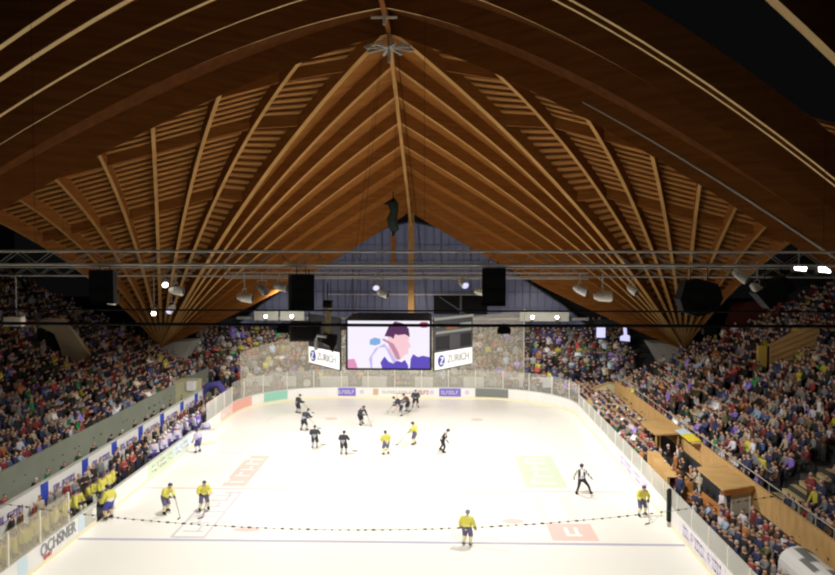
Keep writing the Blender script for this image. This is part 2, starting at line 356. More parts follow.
# ------------------------------------------------------------------ roof
NZ, SL = 27.2, .2585
def curve(S, A, h, n=26):
    return [Vector((S[0]+(A[0]-S[0])*i/n, S[1]+(A[1]-S[1])*i/n, S[2]+(A[2]-S[2])*i/n+4*(i/n)*(1-i/n)*h)) for i in range(n+1)]
def beam_mesh(c, w, d, dt=.35):
    g = MB(); vs = []; n = len(c)
    for i, p in enumerate(c):
        t = c[min(i+1, n-1)]-c[max(i-1, 0)]; t.z = 0; t.normalize(); s = Vector((-t.y, t.x, 0))*(w/2)
        f = 1-(1-dt)*max(0, (i/(n-1)-.6)/.4); up = Vector((0, 0, d*f))
        vs += [p-s, p+s, p+s+up, p-s+up]
    fs = []; mi = []
    for i in range(n-1):
        a = 4*i; b = a+4
        g.m += [1, 0, 0, 0]; fs += [(a, a+1, b+1, b), (a+1, a+2, b+2, b+1), (a+2, a+3, b+3, b+2), (a+3, a, b, b+3)]
    g.v = [tuple(v) for v in vs]; g.f = fs+[(3, 2, 1, 0), (4*n-4, 4*n-3, 4*n-2, 4*n-1)]; g.m += [0, 0]
    return g
def add_beam(label, c, w, d, group, lit=True):
    t = beam_mesh(c, w, d).build('roof_beam', [M['beam_far_lit'] if 'far ridge' in group else M['beam_near_shaded'] if 'near' in group or 'main' in group else M['beam'], M['beam_lit_near'] if 'near' in group else M['beam_lit'] if lit else M['beam_far_lit']]); return tag(t, label, 'roof beam', group)
def blocking(parent, c0, c1, ts, d):
    for t in ts:
        i = int(t*(len(c0)-1)); a = c0[i]+Vector((0, 0, .25)); b = c1[i]+Vector((0, 0, .25)); u = c0[i+1]-c0[i]; u.normalize()
        g = MB(); g.prism([a, b, b+Vector((0, 0, d)), a+Vector((0, 0, d))], u*.14); g.build('blocking_board', M['beam'], parent)
CN = [0]
def deck(curves, depth, lo=0, battens=True, pitch=.5, dm='deck'):
    g = MB()
    for c0, c1 in zip(curves, curves[1:]):
        n = len(c0); up = Vector((0, 0, depth))
        for i in range(n-1):
            a, b, c_, d_ = c0[i]+up, c1[i]+up, c1[i+1]+up, c0[i+1]+up
            g.add([a, b, c_, d_], [(0, 1, 2, 3)], 0)
            if battens:
                m = max(1, int(round(((d_-a).length+(c_-b).length)/2/pitch)))
                nrm = Vector((0, 0, -.16))
                for j in range(m):
                    f = (j+.2)/m; f2 = (j+.62)/m
                    p = [a+(d_-a)*f, b+(c_-b)*f, b+(c_-b)*f2, a+(d_-a)*f2]
                    g.prism([q+nrm for q in p], (0, 0, .10), 1)
    CN[0] += 1
    o = g.build('ceiling_%d' % CN[0], [M[dm], M['batten']], kind='structure'); return o
AB = {}
for sx, side in ((-1, 'left'), (1, 'right')):
    A = (-24.9 if sx < 0 else 27.1, 80, 4.6); B = (sx*25.7, 22, 4.6); AB[side] = A
    # far ridge fan
    cs = []
    for k in range(9):
        S = (sx*.0, YC+4.3*k, NZ-SL*4.3*k); c = curve(S, A, [2.1, 1.9, 1.7, 1.4, 1.0, .6, .2, -.3, -.8][k]); cs.append(c)
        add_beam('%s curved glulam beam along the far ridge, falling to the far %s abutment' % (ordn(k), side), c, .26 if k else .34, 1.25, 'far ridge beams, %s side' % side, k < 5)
    deck(cs, 1.0, battens=False, dm='deck_lit')
    # side fan
    cs2 = [cs[0]]
    for k in range(1, 8):
        S = (sx*4.7*k, YC, NZ-SL*4.6*k); c = curve(S, A, 3.0); cs2.append(c)
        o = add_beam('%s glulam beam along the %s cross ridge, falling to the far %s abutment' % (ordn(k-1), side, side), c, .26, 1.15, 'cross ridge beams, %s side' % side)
        blocking(o, cs2[-2], c, (.12, .3, .52), 1.0)
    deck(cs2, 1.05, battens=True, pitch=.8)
    # near diagonal and near ridge beams
    c = curve((0, YC, NZ-.2), B, 2.1); cn = [c]
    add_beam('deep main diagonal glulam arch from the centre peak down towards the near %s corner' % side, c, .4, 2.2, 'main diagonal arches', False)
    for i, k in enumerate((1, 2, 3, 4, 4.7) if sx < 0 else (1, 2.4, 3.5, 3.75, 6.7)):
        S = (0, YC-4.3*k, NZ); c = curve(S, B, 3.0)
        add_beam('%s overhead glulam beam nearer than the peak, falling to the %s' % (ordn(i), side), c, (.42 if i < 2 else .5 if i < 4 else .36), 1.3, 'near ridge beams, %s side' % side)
        if not (sx > 0 and i >= 4): cn.append(c)
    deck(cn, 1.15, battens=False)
# ridges
g = MB(); g.bar((0, YC-34, NZ-.1), (0, YC, NZ-.1), .26, .35); tag(g.build('ridge_beam', M['beam']), 'dark ridge beam overhead on the near side of the centre peak', 'ridge beam')
g = MB(); g.bar((0, YC, NZ-.25), (0, YC+38.6, NZ-.25-SL*38.6), .24, .3); tag(g.build('ridge_beam', M['beam_lit']), 'pale ridge beam sloping from the centre peak down to the far gable', 'ridge beam')
# near diagonal cable (right)
c = curve((0.6, YC-.4, NZ-.1), (25.7, 22, 4.6), 1.95); g = MB(); g.tube([p+Vector((0, -.35, .35)) for p in c[:22]], .05, 6)
tag(g.build('roof_cable', M['steel']), 'thin grey cable curving along the right main arch', 'cable')
# node steelwork
t = thing('ridge_node', 'metal connector of radiating steel plates under the centre peak of the roof', 'steel connector', (0, YC, NZ-1.0))
g = MB(); g.tube([(0, 0, 1.2), (0, 0, -.9)], .09, 8); lbuild(g, 'hanger_rod', M['steel'], t)
for i in range(8):
    a = 2*pi*i/8+.3; g = MB(); g.bar((0, 0, 0), (1.4*cos(a), 1.4*sin(a), -.12), .16, .1); g.bar((.7*cos(a), .7*sin(a), .25), (1.5*cos(a), 1.5*sin(a), -.1), .1, .1); lbuild(g, 'connector_arm', M['steel'], t)
t = thing('ridge_bracket', 'small cross-shaped steel bracket overhead just in front of the roof peak', 'bracket', (0, YC-4.3, NZ-.5))
g = MB(); g.bar((-.7, 0, 0), (.7, 0, 0), .12); lbuild(g, 'cross_bar', M['steel'], t); g = MB(); g.tube([(0, 0, .5), (0, 0, -.4)], .08, 8); lbuild(g, 'rod', M['steel'], t)
# concrete abutments
for side, sx in (('left', -1), ('right', 1)):
    t = thing('concrete_abutment', 'pale concrete wedge where the %s fan of roof beams comes down behind the crowd' % side, 'abutment', (-25.1 if sx < 0 else 27.3, 80.3, 0), group='concrete roof abutments'); t.scale = (1.25, 1, 1)
    g = MB(); s = sx
    prof = [(-2.6*s, 0, 5.2), (1.6*s, 0, 5.0), (1.8*s, 0, 4.0), (.2*s, 0, 1.6), (-.9*s, 0, 1.6)]
    g.prism(prof if s > 0 else prof[::-1], (0, 3, 0)); lbuild(g, 'pier_head', M['concrete'], t)
    g = MB(); g.box(-1.1, 1.1, .3, 2.7, -.05, 3.0); lbuild(g, 'pier', M['concrete'], t)

# ------------------------------------------------------------------ far gable wall and shell
GY = 87.4
g = MB()
prof = [(0, 17.45), (-2.7, 16.8), (-6.4, 14.75), (-11.5, 11.6), (-16.4, 8.4), (-19, 6.2), (19, 6.2), (16.4, 8.4), (11.5, 11.6), (6.4, 14.75), (2.7, 16.8)]
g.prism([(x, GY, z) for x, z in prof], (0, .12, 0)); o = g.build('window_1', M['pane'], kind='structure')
g = MB(); zt = lambda x: np.interp(abs(x), [0, 2.7, 6.4, 11.5, 16.4, 19], [17.45, 16.8, 14.75, 11.6, 8.4, 6.2])
for i in range(-22, 23):
    x = i*.8; big = i % 4 == 0
    g.box(x-(.09 if big else .035), x+(.09 if big else .035), GY-.14, GY, 6.2, zt(x)-.05)
for z in (8.2, 9.9, 11.6, 13.3, 15):
    hw = np.interp(z, [6.2, 8.4, 11.6, 14.75, 16.8, 17.45], [19, 16.4, 11.5, 6.4, 2.7, 0]); g.box(-hw, hw, GY-.12, GY, z-.05, z+.05)
g.build('window_frame', M['mullion'], o)
for a, b in zip(prof, prof[1:]+prof[:1]):
    if a[1] < 6.3 and b[1] < 6.3: continue
    g = MB(); g.bar((a[0], GY-.2, a[1]+.1), (b[0], GY-.2, b[1]+.1), .12, .12); trim(g, M['dark'])
g = MB(); g.box(-.32, .32, GY-1.7, GY-1.2, 5.6, 20.0-SL*4)
tag(g.build('wooden_post', M['beam_lit']), 'tall wooden post rising up the middle of the far gable window', 'post')
g = MB(); g.box(-60, 60, 92, 92.4, -.4, 9); g.build('wall_far', M['wallblack'], kind='structure')
g = MB(); g.box(-60, 60, GY+.3, GY+.6, 5.9, 6.9); trim(g, M['dark'])
for s, n in ((-1, 'wall_left'), (1, 'wall_right')):
    g = MB(); g.box(min(s*46, s*46.4), max(s*46, s*46.4), -12, 92, -.4, 22); g.build(n, M['wallblack'], kind='structure')
# walkway band, windows and lights under the gable
g = MB(); g.box(-19, 19, GY-.6, GY+.2, 6.9, 7.15); trim(g, M['steel'])
g = MB(); g.box(2.4, 8.2, GY-.25, GY-.15, 7.5, 9.6); trim(g, M['black'])
g = MB(); g.box(5.2, 5.45, GY-.4, GY-.2, 7.4, 9.7); g.bar((3, GY-.45, 9.4), (6, GY-.45, 7.4), .12); trim(g, M['mullion'])
g = MB(); g.box(-9, 10, GY-1.1, GY-.9, 11.5, 11.62); g.box(-9, 10, GY-1.1, GY-.9, 9.6, 9.68); trim(g, M['alu'])
def ladder(x, y, z0, z1):
    pass
def spot_lamp(label, loc, rz, tilt, body='alu', lit=None, s=1.0, group='show lights on the trusses', drop=None):
    t = thing('stage_light', label, 'stage light', loc, rz, group)
    R = Matrix.Rotation(tilt, 3, 'X')
    g = MB(); pts = [R @ Vector((0, y*s, 0)) for y in (-.34, -.28, .12, .3)]; g.tube(pts, [.17*s, .2*s, .17*s, .09*s], 12); lbuild(g, 'lamp_body', M[body], t, False)
    g = MB(); pts = [R @ Vector((0, y*s, 0)) for y in (-.36, -.341)]; g.tube(pts, .15*s, 12); lbuild(g, 'lens', M[lit] if lit else M['dark'], t)
    g = MB(); g.tube([(-.23*s, 0, 0), (-.23*s, 0, .36*s), (.23*s, 0, .36*s), (.23*s, 0, 0)], .025*s, 6); g.tube([(0, 0, .36*s), (0, 0, drop or .6*s)], .03*s, 6); lbuild(g, 'yoke', M['steel'], t)
    return t

# ------------------------------------------------------------------ trusses
def truss(label, x0, x1, y, z, h, m, pitch=.55, r=.035, group='lighting trusses'):
    t = thing('lighting_truss', label, 'truss', (x0, y, z), 0, group)
    L = x1-x0; w = h*.8
    for yy, zz in ((-w/2, 0), (w/2, 0), (-w/2, -h), (w/2, -h)):
        g = MB(); g.tube([(0, yy, zz), (L, yy, zz)], r, 6); lbuild(g, 'chord', M[m], t)
    g = MB(); n = int(L/pitch)
    for i in range(n):
        a, b = L*i/n, L*(i+1)/n; z0, z1 = (0, -h) if i % 2 else (-h, 0)
        for yy in (-w/2, w/2): g.bar((a, yy, z0), (b, yy, z1), r*.55)
        g.bar((a, -w/2, 0), (b, w/2, 0), r*.4)
    lbuild(g, 'lattice', M['lattice'], t)
    for f in (.2, .5, .8): g = MB(); g.tube([(L*f, 0, 0), (L*f, 0, 8)], .006, 5); lbuild(g, 'hanging_cable', M['black'], t)
    return t
truss('long pale lighting truss spanning the whole hall above the rink, nearest the camera', -17, 22, 24, 14.28, .4, 'alu')
truss('dimmer second lighting truss behind the near one, level with the loudspeakers', -24, 26, 36, 13.55, .38, 'steel', r=.03)
truss('distant lighting truss hanging in front of the far gable window', -16, 16, 71, 12.4, .5, 'steel', r=.04)
def cable(label, y, z, r, sag=.25):
    g = MB(); g.tube([(-20+46*i/16, y, z+sag*(2*i/16-1)**2-.05) for i in range(17)], r, 6); return tag(g.build('black_cable', M['black']), label, 'cable')
cable('thin upper black cable stretched across the hall above the scoreboard', 20, 12.86, .022, .05)
cable('thicker lower black cable stretched across the hall in front of the scoreboard screen', 20, 12.5, .04, .05)
# loudspeakers
def speaker(label, x, z, w, h, rz, y=24, d=.6, shape=0):
    t = thing('loudspeaker', label, 'loudspeaker', (x, y, z), rz, 'loudspeakers hanging from the near truss')
    g = MB()
    if shape: prof = [(-w/2, -d/2), (w/2, -d/2), (w/2+.05, 0), (w/2-.1, d/2), (-w/2+.1, d/2), (-w/2-.05, 0)]
    else: prof = [(-w/2, -d/2), (w/2, -d/2), (w/2-.12, d/2), (-w/2+.12, d/2)]
    if shape == 2:
        ring_ = [(-w/2, -h*.05), (-w/2+.15, h*.42), (-.05, h/2), (w*.38, h*.36), (w/2, -h*.02), (w*.36, -h*.34), (-.1, -h/2), (-w*.4, -h*.38)]
        g.prism([(a, -d/2, b-h/2) for a, b in ring_], (0, d, 0))
    elif shape == 3:
        q = [(-w/2, -.04), (w*.2, h/2), (w/2, h*.1), (-w*.15, -h/2)]
        g.prism([(a, -d/2, b-h/2) for a, b in q], (0, d, 0))
    else: g.prism([(a, b, -h) for a, b in prof], (0, 0, h))
    lbuild(g, 'cabinet', M['black'], t)
    g = MB(); g.box(-w*.28, w*.28, -d/2-.03, -d/2, -h*.8, -h*.2); lbuild(g, 'grille', M['dark'] if 0 else M['black'], t)
    g = MB()
    for sx in (-.2, .2): g.tube([(sx*w, 0, -.15), (sx*w, 0, 14.0-z)], .015, 5)
    lbuild(g, 'hanging_rod', M['black'], t)
    return t
speaker('black box loudspeaker hanging at the left of the near truss', -7.1, 13.72, .74, 1.0, 0)
speaker('black loudspeaker hanging left of the scoreboard, angled edges', -1.18, 13.6, .68, 1.06, .35, shape=1)
speaker('black upright loudspeaker hanging right of the scoreboard', 4.55, 13.8, .7, 1.12, 0)
speaker('large many-sided black loudspeaker hanging over the right grandstand', 10.6, 13.5, 1.25, 1.12, 0, shape=2)
speaker('tilted black loudspeaker at the far right of the near truss', 12.75, 13.6, 1.15, .98, 0, shape=3)
for x, lab in ((1.35-2.3, 'over the screen corner'), (4.55, 'right of the scoreboard'), (9.6, 'under the big loudspeaker on the right')):
    t = thing('cable_clamp_box', 'small flat black box on the lower cable, %s' % lab, 'box', (x, 20, 12.45), group='small boxes on the lower cable')
    g = MB(); g.box(-.16, .16, -.1, .1, -.2, -.06); g.box(-.12, .12, -.08, .08, -.06, -.04); lbuild(g, 'housing', M['black'], t)
    g = MB(); g.tube([(0, 0, -.05), (0, 0, .06)], .02, 6); lbuild(g, 'clamp', M['black'], t)
# remote camera post
t = thing('broadcast_camera', 'black broadcast camera on a brown hanging post left of the screen', 'camera', (-1.2, 30, 11.1))
g = MB(); g.box(-.09, .09, -.09, .09, 0, 1.1); lbuild(g, 'post', M['tanstep'], t)
g = MB(); g.tube([(-.02, 0, 1.1), (-.02, 0, 2.0)], .02, 6); lbuild(g, 'hanging_rod', M['black'], t)
g = MB(); g.box(-.16, .16, -.3, .2, 1.1, 1.35); g.tube([(0, -.3, 1.22), (0, -.42, 1.22)], .08, 10); lbuild(g, 'camera_head', M['black'], t)
g = MB(); g.tube([(-.05, -.1, 0), (-.4, -.1, .05), (-.45, -.1, -.1), (-.45, -.1, -.5)], .06, 8); lbuild(g, 'bracket', M['white'], t)
g = MB(); g.prism([(-.15, -.1, .15), (.35, -.1, .05), (.3, -.1, -.3), (.16, -.1, -.6), (.05, -.1, -.35), (-.25, -.1, -.2)], (0, .25, 0)); lbuild(g, 'lower_camera', M['black'], t)
t = thing('equipment_box', 'dark brown equipment box hanging left of the broadcast camera', 'box', (-2.0, 30.5, 11.6))
g = MB(); g.box(-.7, .5, -.3, .3, -.72, 0); lbuild(g, 'housing', mat('dark_brown_box', (.035, .02, .015), .7), t); g = MB(); g.tube([(0, 0, 0), (0, 0, 2.0)], .02, 6); lbuild(g, 'hanging_rod', M['black'], t)
g = MB(); g.box(-.62, .42, -.32, -.3, -.62, -.1); lbuild(g, 'front_panel', M['black'], t)
# bundle on the ridge
t = thing('rolled_banner', 'dark green rolled bundle hanging from the roof ridge before the far window', 'rolled banner', (-1.25, 74, 15.7))
g = MB(); g.tube([(0, 0, 0), (.1, 0, .6), (-.12, 0, 1.5), (.1, 0, 2.3), (-.05, 0, 3.0), (0, 0, 3.4)], [.2, .45, .5, .38, .55, .15], 9); g.tube([(-.8, 0, 2.9), (-.2, 0, 3.1), (.3, 0, 2.6)], [.08, .3, .1], 7)
lbuild(g, 'cloth_bundle', M['darkgreen'], t, True); g = MB(); g.tube([(0, 0, 3.3), (0, 0, 5)], .05, 6); lbuild(g, 'rope', M['black'], t)
g = MB(); g.box(-.2, .2, -.15, .15, -2.6, .05); lbuild(g, 'wooden_bracket', M['beam'], t)
# stage lights
SLT0 = [(-9.4, 36, 12.9, .4, .5, 'alu', 'lamp', 1.0), (-8.9, 36, 12.5, 1.57, .1, 'alu', None, 1.3), (-9.9, 36, 11.6, .2, .6, 'alu', 'lamp', .8), (-9.1, 36, 11.7, -.3, .5, 'white', 'lampblue', 1.0),
       (-12.0, 36, 12.1, 1.5, .1, 'alu', None, 1.5), (-5.8, 36, 12.2, 1.5, .1, 'alu', None, 1.4), (-5.0, 36, 12.6, .8, .4, 'steel', None, 1.3), (-4.2, 36, 12.7, 1.4, .2, 'steel', None, 1.3),
       (.1, 36, 12.8, .2, .5, 'alu', 'lampblue', 1.1), (.4, 36, 12.4, 1.3, .3, 'alu', None, 1), (4.0, 36, 12.9, .4, .4, 'alu', 'lampblue', 1.2), (4.8, 36, 12.5, 1.5, .1, 'alu', None, 1.2),
       (9.2, 36, 12.6, 1.2, .4, 'white', None, 1.3), (10.2, 36, 12.3, 1.5, .0, 'alu', None, 1.6), (11.5, 36, 12.6, .7, .5, 'alu', None, 1.1), (11.8, 24, 13.6, .9, .6, 'alu', None, 1.0), (12.3, 24, 13.2, .8, .6, 'alu', None, .9)]
SLT = [(*q[:7], q[7]*.78) for q in SLT0]
PL = ['left of the hanging box loudspeaker', 'just right of the box loudspeaker']
for i, (x, y, z, rz, tl, bd, lit, s) in enumerate(SLT):
    px = proj(x, y, z)[0]; col = {'alu': 'silver', 'steel': 'grey', 'white': 'white'}[bd]; st = {'lamp': ', glowing white', 'lampblue': ', glowing pale blue', None: ', unlit'}[lit]
    spot_lamp('%s stage light%s, %s hanging fixture from the left along the trusses' % (col, st, ordn(i)), (x, y, z), rz, tl, bd, lit, s, drop=max(.4, (14.0 if y == 24 else 13.3)-z))
for x, z, lab in ((17.95, 13.62, 'left'), (18.95, 13.55, 'right')):
    t = thing('floodlight', 'bright white rectangular floodlight, %s one of the pair above the tilted loudspeaker' % lab, 'floodlight', (x, 34, z), group='bright floodlights on the right')
    g = MB(); g.box(-.28, .28, -.05, .2, -.16, .16); lbuild(g, 'housing', M['dark'], t); g = MB(); g.prism([(-.22, -.08, -.08), (.22, -.08, -.13), (.26, -.08, .06), (-.1, -.08, .13), (-.25, -.08, .1)], (0, .03, 0)); lbuild(g, 'lamp_face', M['lamp'], t)
    g = MB(); g.tube([(0, .1, .1), (0, .1, 1.0)], .03, 6); lbuild(g, 'bracket', M['steel'], t)
for i, (x, z) in enumerate(((-15.6, 7.3), (-12.8, 7.3), (12.9, 7.3), (15.5, 7.3))):
    t = thing('wall_floodlight', 'round white floodlight on the far wall under the gable, %s from the left' % ordn(i), 'floodlight', (x, 85.8, z), group='floodlights on the far wall')
    g = MB(); g.tube([(0, 0, 0), (0, .3, 0)], [.26, .15], 12); lbuild(g, 'housing', M['alu'], t); g = MB(); g.tube([(0, -.04, 0), (0, -.01, 0)], .15, 12); lbuild(g, 'lamp_face', M['lamp'], t)
    g = MB(); g.box(-1.3, 1.3, .3, .5, -.45, .6); lbuild(g, 'mounting_panel', M['concrete'], t); g = MB(); g.box(-.08, .08, .3, 1.5, -.6, -.4); lbuild(g, 'bracket', M['dark'], t)
for i, (x, z) in enumerate(((19.9, 5.9), (22.4, 5.5))):
    t = thing('lit_sign', ('square pale blue lit panel' if i == 0 else 'L-shaped pale blue lit panel') + ' above the far right crowd', 'lit panel', (x, 84.5, z))
    g = MB()
    if i: g.prism([(-.2, 0, .9), (.15, 0, .8), (.2, 0, .1), (.5, 0, 0), (.5, 0, -.6), (-.5, 0, -.5), (-.5, 0, -.1), (-.1, 0, .1)][::-1], (0, .1, 0))
    else: g.box(-.45, .45, 0, .1, -.6, .55)
    lbuild(g, 'lit_face', M['lampblue'], t); g = MB(); g.box(-.5, .5, .1, .3, -.65, .6); g.box(-.05, .05, .1, .2, .55, 2.5); lbuild(g, 'housing', M['dark'], t)
# ventilation ducts / gantry clutter at left
t = thing('ceiling_speaker', 'white horn fixture with grey bracket high above the left crowd', 'fixture', (-16.2, 36, 11.1))
g = MB(); g.box(-.5, .3, -.2, .2, -.22, .2); lbuild(g, 'housing', M['alu'], t); g = MB(); g.tube([(-1.2, 0, -.3), (-.5, 0, 0)], .08, 6); g.tube([(0, 0, .2), (0, 0, 2.1)], .03, 6); lbuild(g, 'bracket', M['steel'], t)

# ------------------------------------------------------------------ scoreboard
t = thing('scoreboard', 'hanging video scoreboard with a bright screen, angled side panels and banners', 'scoreboard', (0, 48.3, 7.4))
g = MB(); g.box(-2.34, 2.54, -2.75, -2.55, .14, 3.05); g.box(-1.65, 2.4, -2.95, -2.6, 2.98, 3.4); scb = lbuild(g, 'front_frame', M['black'], t)
g = MB(); g.box(-2.22, 2.42, -2.80, -2.74, .26, 2.95); scr = lbuild(g, 'screen', M['scr_bg'], t)
U = lambda u, v: (-2.22+u*4.64, .26+v*2.69)      # screen coordinates 0..1, v up
def scr_poly(pts, m, name, lay=1):
    g = MB(); P = [U(*p) for p in pts]; g.prism([(x, -2.80-.006*lay, z) for x, z in P][::-1], (0, -.004, 0)); o = g.build(name, M[m]); o.parent = scr; return o
scr_poly([(.28, .0), (.26, .2), (.34, .42), (.45, .52), (.50, .40), (.62, .1), (.66, 0)], 'scr_lil', 'picture_shirt', 1)
scr_poly([(.30, 0), (.30, .25), (.38, .44), (.46, .44), (.56, .1), (.58, 0)], 'scr_bg', 'picture_shirt_light', 2)
scr_poly([(.50, .40), (.49, .66), (.55, .80), (.70, .80), (.75, .66), (.745, .56), (.775, .46), (.74, .42), (.74, .32), (.69, .27), (.63, .16), (.57, .22)], 'scr_skin', 'picture_face', 3)
scr_poly([(.45, .68), (.50, .88), (.58, .99), (.68, .95), (.745, .84), (.76, .66), (.70, .72), (.62, .70), (.58, .72), (.56, .62), (.53, .66)], 'scr_hair', 'picture_hair', 4)
scr_poly([(.50, .52), (.42, .60), (.44, .63), (.56, .52), (.62, .34), (.645, .2), (.60, .18), (.56, .32)], 'scr_shade', 'picture_hand', 5)
scr_poly([(.27, .50), (.27, .60), (.33, .65), (.40, .62), (.40, .52), (.34, .48)], 'scr_cyan', 'picture_cup', 5)
scr_poly([(.42, .0), (.40, .12), (.45, .25), (.50, .14), (.56, .10), (.60, .16), (.66, .13), (.70, .18), (.74, .06), (.74, 0)], 'scr_blue', 'picture_jersey', 6)
scr_poly([(.76, 0), (.77, .2), (.80, .30), (.86, .24), (.92, .27), (1, .24), (1, 0)], 'scr_blue', 'picture_shoulder', 6)
scr_poly([(0, 0), (0, .18), (.08, .2), (.11, .08), (.12, 0)], 'scr_pink', 'picture_corner', 6)
scr_poly([(.86, .92), (.90, .98), (.97, .98), (1.0, .92), (.96, .86), (.90, .86)], 'scr_red', 'picture_mark', 6)
g = MB(); g.box(-2.5, 2.5, 1.9, 2.1, .2, 3.0); g.box(-2.4, 2.4, -2.5, 2.0, 2.9, 3.0); g.box(-2.4, 2.4, -2.5, 2.0, .2, .3); lbuild(g, 'inner_frame', M['dark'], t)
for sx, nm in ((-1, 'l'), (1, 'r')):
    # angled face: from (±2.65,-2.6) to (±5.0,.7)
    a = Vector((sx*2.66, -2.62, 0)); b = Vector((sx*5.0, .5, 0)); d = (b-a).normalized(); n = Vector((d.y*sx, -d.x*sx, 0))*-1
    if n.y > 0: n = -n
    L = (b-a).length
    def face(u0, u1, z0, z1, off, m, name, slabt=.05):
        g = MB(); P = [a+d*u0*L+n*off, a+d*u1*L+n*off]
        g.prism([(P[0].x, P[0].y, z0), (P[1].x, P[1].y, z0), (P[1].x, P[1].y, z1), (P[0].x, P[0].y, z1)], n*slabt)
        return lbuild(g, name, M[m], t)
    face(0, 1, .05, 3.1, -.06, 'black' if sx < 0 else 'dark', 'side_panel')
    pn = face(.02, .98, .12, 1.1, 0, 'white', 'sponsor_banner', .03)
    mid = a+d*(L*.60)+n*.05; ang = atan2(d.y*sx, d.x*sx)
    text('ZURICH', .62, M['greyink'], None, (0, 0, 0), (0, 0, 0)).parent = t
    tx = [c for c in t.children if c.name.startswith('lettering')][-1]
    tx.location = mid+Vector((0, 0, .62))if sx > 0 else a+d*(L*.40)+n*.05+Vector((0, 0, .62)); tx.rotation_euler = (pi/2, 0, ang)
    cc = a+d*(L*(.17 if sx > 0 else .83))+n*.04; g = MB(); g.tube([cc+Vector((0, 0, .6)), cc+n*.02+Vector((0, 0, .6))], .34, 18); e = lbuild(g, 'round_emblem', M['navyink'], t)
    g = MB(); Q = cc+n*.03; dd = d*sx
    g.bar(Q+dd*-.14+Vector((0, 0, .78)), Q+dd*.14+Vector((0, 0, .78)), .05); g.bar(Q+dd*.14+Vector((0, 0, .78)), Q+dd*-.14+Vector((0, 0, .42)), .06); g.bar(Q+dd*-.14+Vector((0, 0, .42)), Q+dd*.14+Vector((0, 0, .42)), .05); lbuild(g, 'emblem_letter', M['white'], t)
    if sx > 0:
        face(.05, .95, 1.25, 2.0, 0, 'black', 'speaker_grille', .03); face(.36, .64, 1.2, 2.05, .03, 'dark', 'speaker_column', .05)
        face(.05, .95, 2.15, 2.3, 0, 'ledw', 'score_row', .03); face(.3, .6, 2.35, 2.6, 0, 'led', 'score_digits', .03); face(.65, .95, 2.5, 2.65, 0, 'ledw', 'score_row', .03); face(.05, .3, 2.55, 2.7, 0, 'ledw', 'score_row', .03)
        face(.0, 1, 2.95, 3.1, .02, 'ledw', 'top_strip', .03)
    else:
        face(.1, .5, 1.3, 1.7, 0, 'dark', 'speaker_grille', .03)
for x in (-2.3, 2.3):
    for y in (-2.3, 1.8): g = MB(); g.tube([(x, y, 3.2), (x*.2, y*.2, 18.6)], .012, 5); lbuild(g, 'hanging_cable', M['black'], t)

# ------------------------------------------------------------------ safety net rope and far net
g = MB(); P = []
for i in range(41):
    x = -8+19*i/40; z = 7.62+.0085*(x-.5)**2; P.append((x, 19, z))
g.tube(P, .0045, 5)
for i in range(95):
    x = -8+19*i/95+random.uniform(-.02, .02); z = 7.62+.0085*(x-.5)**2; w = random.uniform(.012, .045)
    g.box(x-w, x+w, 18.985, 19.015, z-.015, z+random.uniform(.01, .02))
ro = tag(g.build('net_rope', mat('net_rope_grey', (.58, .53, .48), .9)), 'thin knotted rope edge of the safety net sagging across the view of the near ice', 'rope')
g = MB(); path = arc(-HX+RC, yT-RC, pi*.93, pi/2, 6)+[(-3, yT), (3, yT), (11.2, yT)]; top = [5.2, 5.4, 5.6, 5.9, 6.2, 6.4, 6.6, 7.0, 7.6, 8.6]
for i in range(len(path)-1): a, b = path[i], path[i+1]; g.add([(a[0], a[1]+.3, 1.1), (b[0], b[1]+.3, 1.1), (b[0], b[1]+.3, top[i+1]), (a[0], a[1]+.3, top[i])], [(0, 1, 2, 3)])
tag(g.build('protective_net', M['net']), 'pale see-through protective net hanging behind the far goal end glass', 'net')
g = MB(); g.tube([(11.2, yT+.3, 1), (11.2, yT+.3, 8.8)], .06, 6); tag(g.build('net_post', M['concrete']), 'thin pale post at the right edge of the far protective net', 'post')

# ------------------------------------------------------------------ stands
def stand(label, x0, sgn, z0, y0, y1, rows, aisles, mat_front, ztop):
    t = thing('grandstand', label, 'grandstand', (x0, y0, 0), group='grandstands')
    g = MB()
    for i in range(rows):
        a = x0+sgn*.85*i; b = a+sgn*.85; g.box(min(a, b), max(a, b), y0, y1, -.05, z0+.41*i)
    g.build('steps', M['step'], t)
    g = MB(); xx = x0-sgn*.12; g.box(min(xx, x0), max(xx, x0), y0, y1, .0 if sgn < 0 else 1.4, ztop); g.build('front_wall', mat_front, t)
    for y in aisles:
        for i in range(rows*2):
            pass
        g = MB()
        for i in range(rows):
            a = x0+sgn*.85*i; 
            for q in (0, 1):
                c = a+sgn*(.06+.425*q); d = c+sgn*.25; g.box(min(c, d), max(c, d), y-1.0, y+1.0, z0+.41*i+.001, z0+.41*i+.03+.2*q)
        g.build('aisle_steps', M['tanstep'], t)
    return t
LS = stand('left grandstand rising into the dark behind a grey-green wall', -20, -1, 1.85, 14, 79, 24, (), M['greenwall'], 2.75)
RS = stand('right grandstand with tan stairs behind a plywood balustrade', 18.9, 1, 1.75, 14, 72.5, 24, (39.6, 58), M['tan'], 2.7)
t = thing('grandstand', 'far end grandstand below the gable window', 'grandstand', (0, 79.6, 0), group='grandstands')
g = MB()
for i in range(12): g.box(-30, 31, 79.6+.8*i, 80.4+.8*i, -.05, .6+.42*i)
g.build('steps', M['step'], t)
g = MB(); g.box(-30, 31, 89.2, 89.5, 5, 6.4); g.build('rear_rail', M['dark'], t)
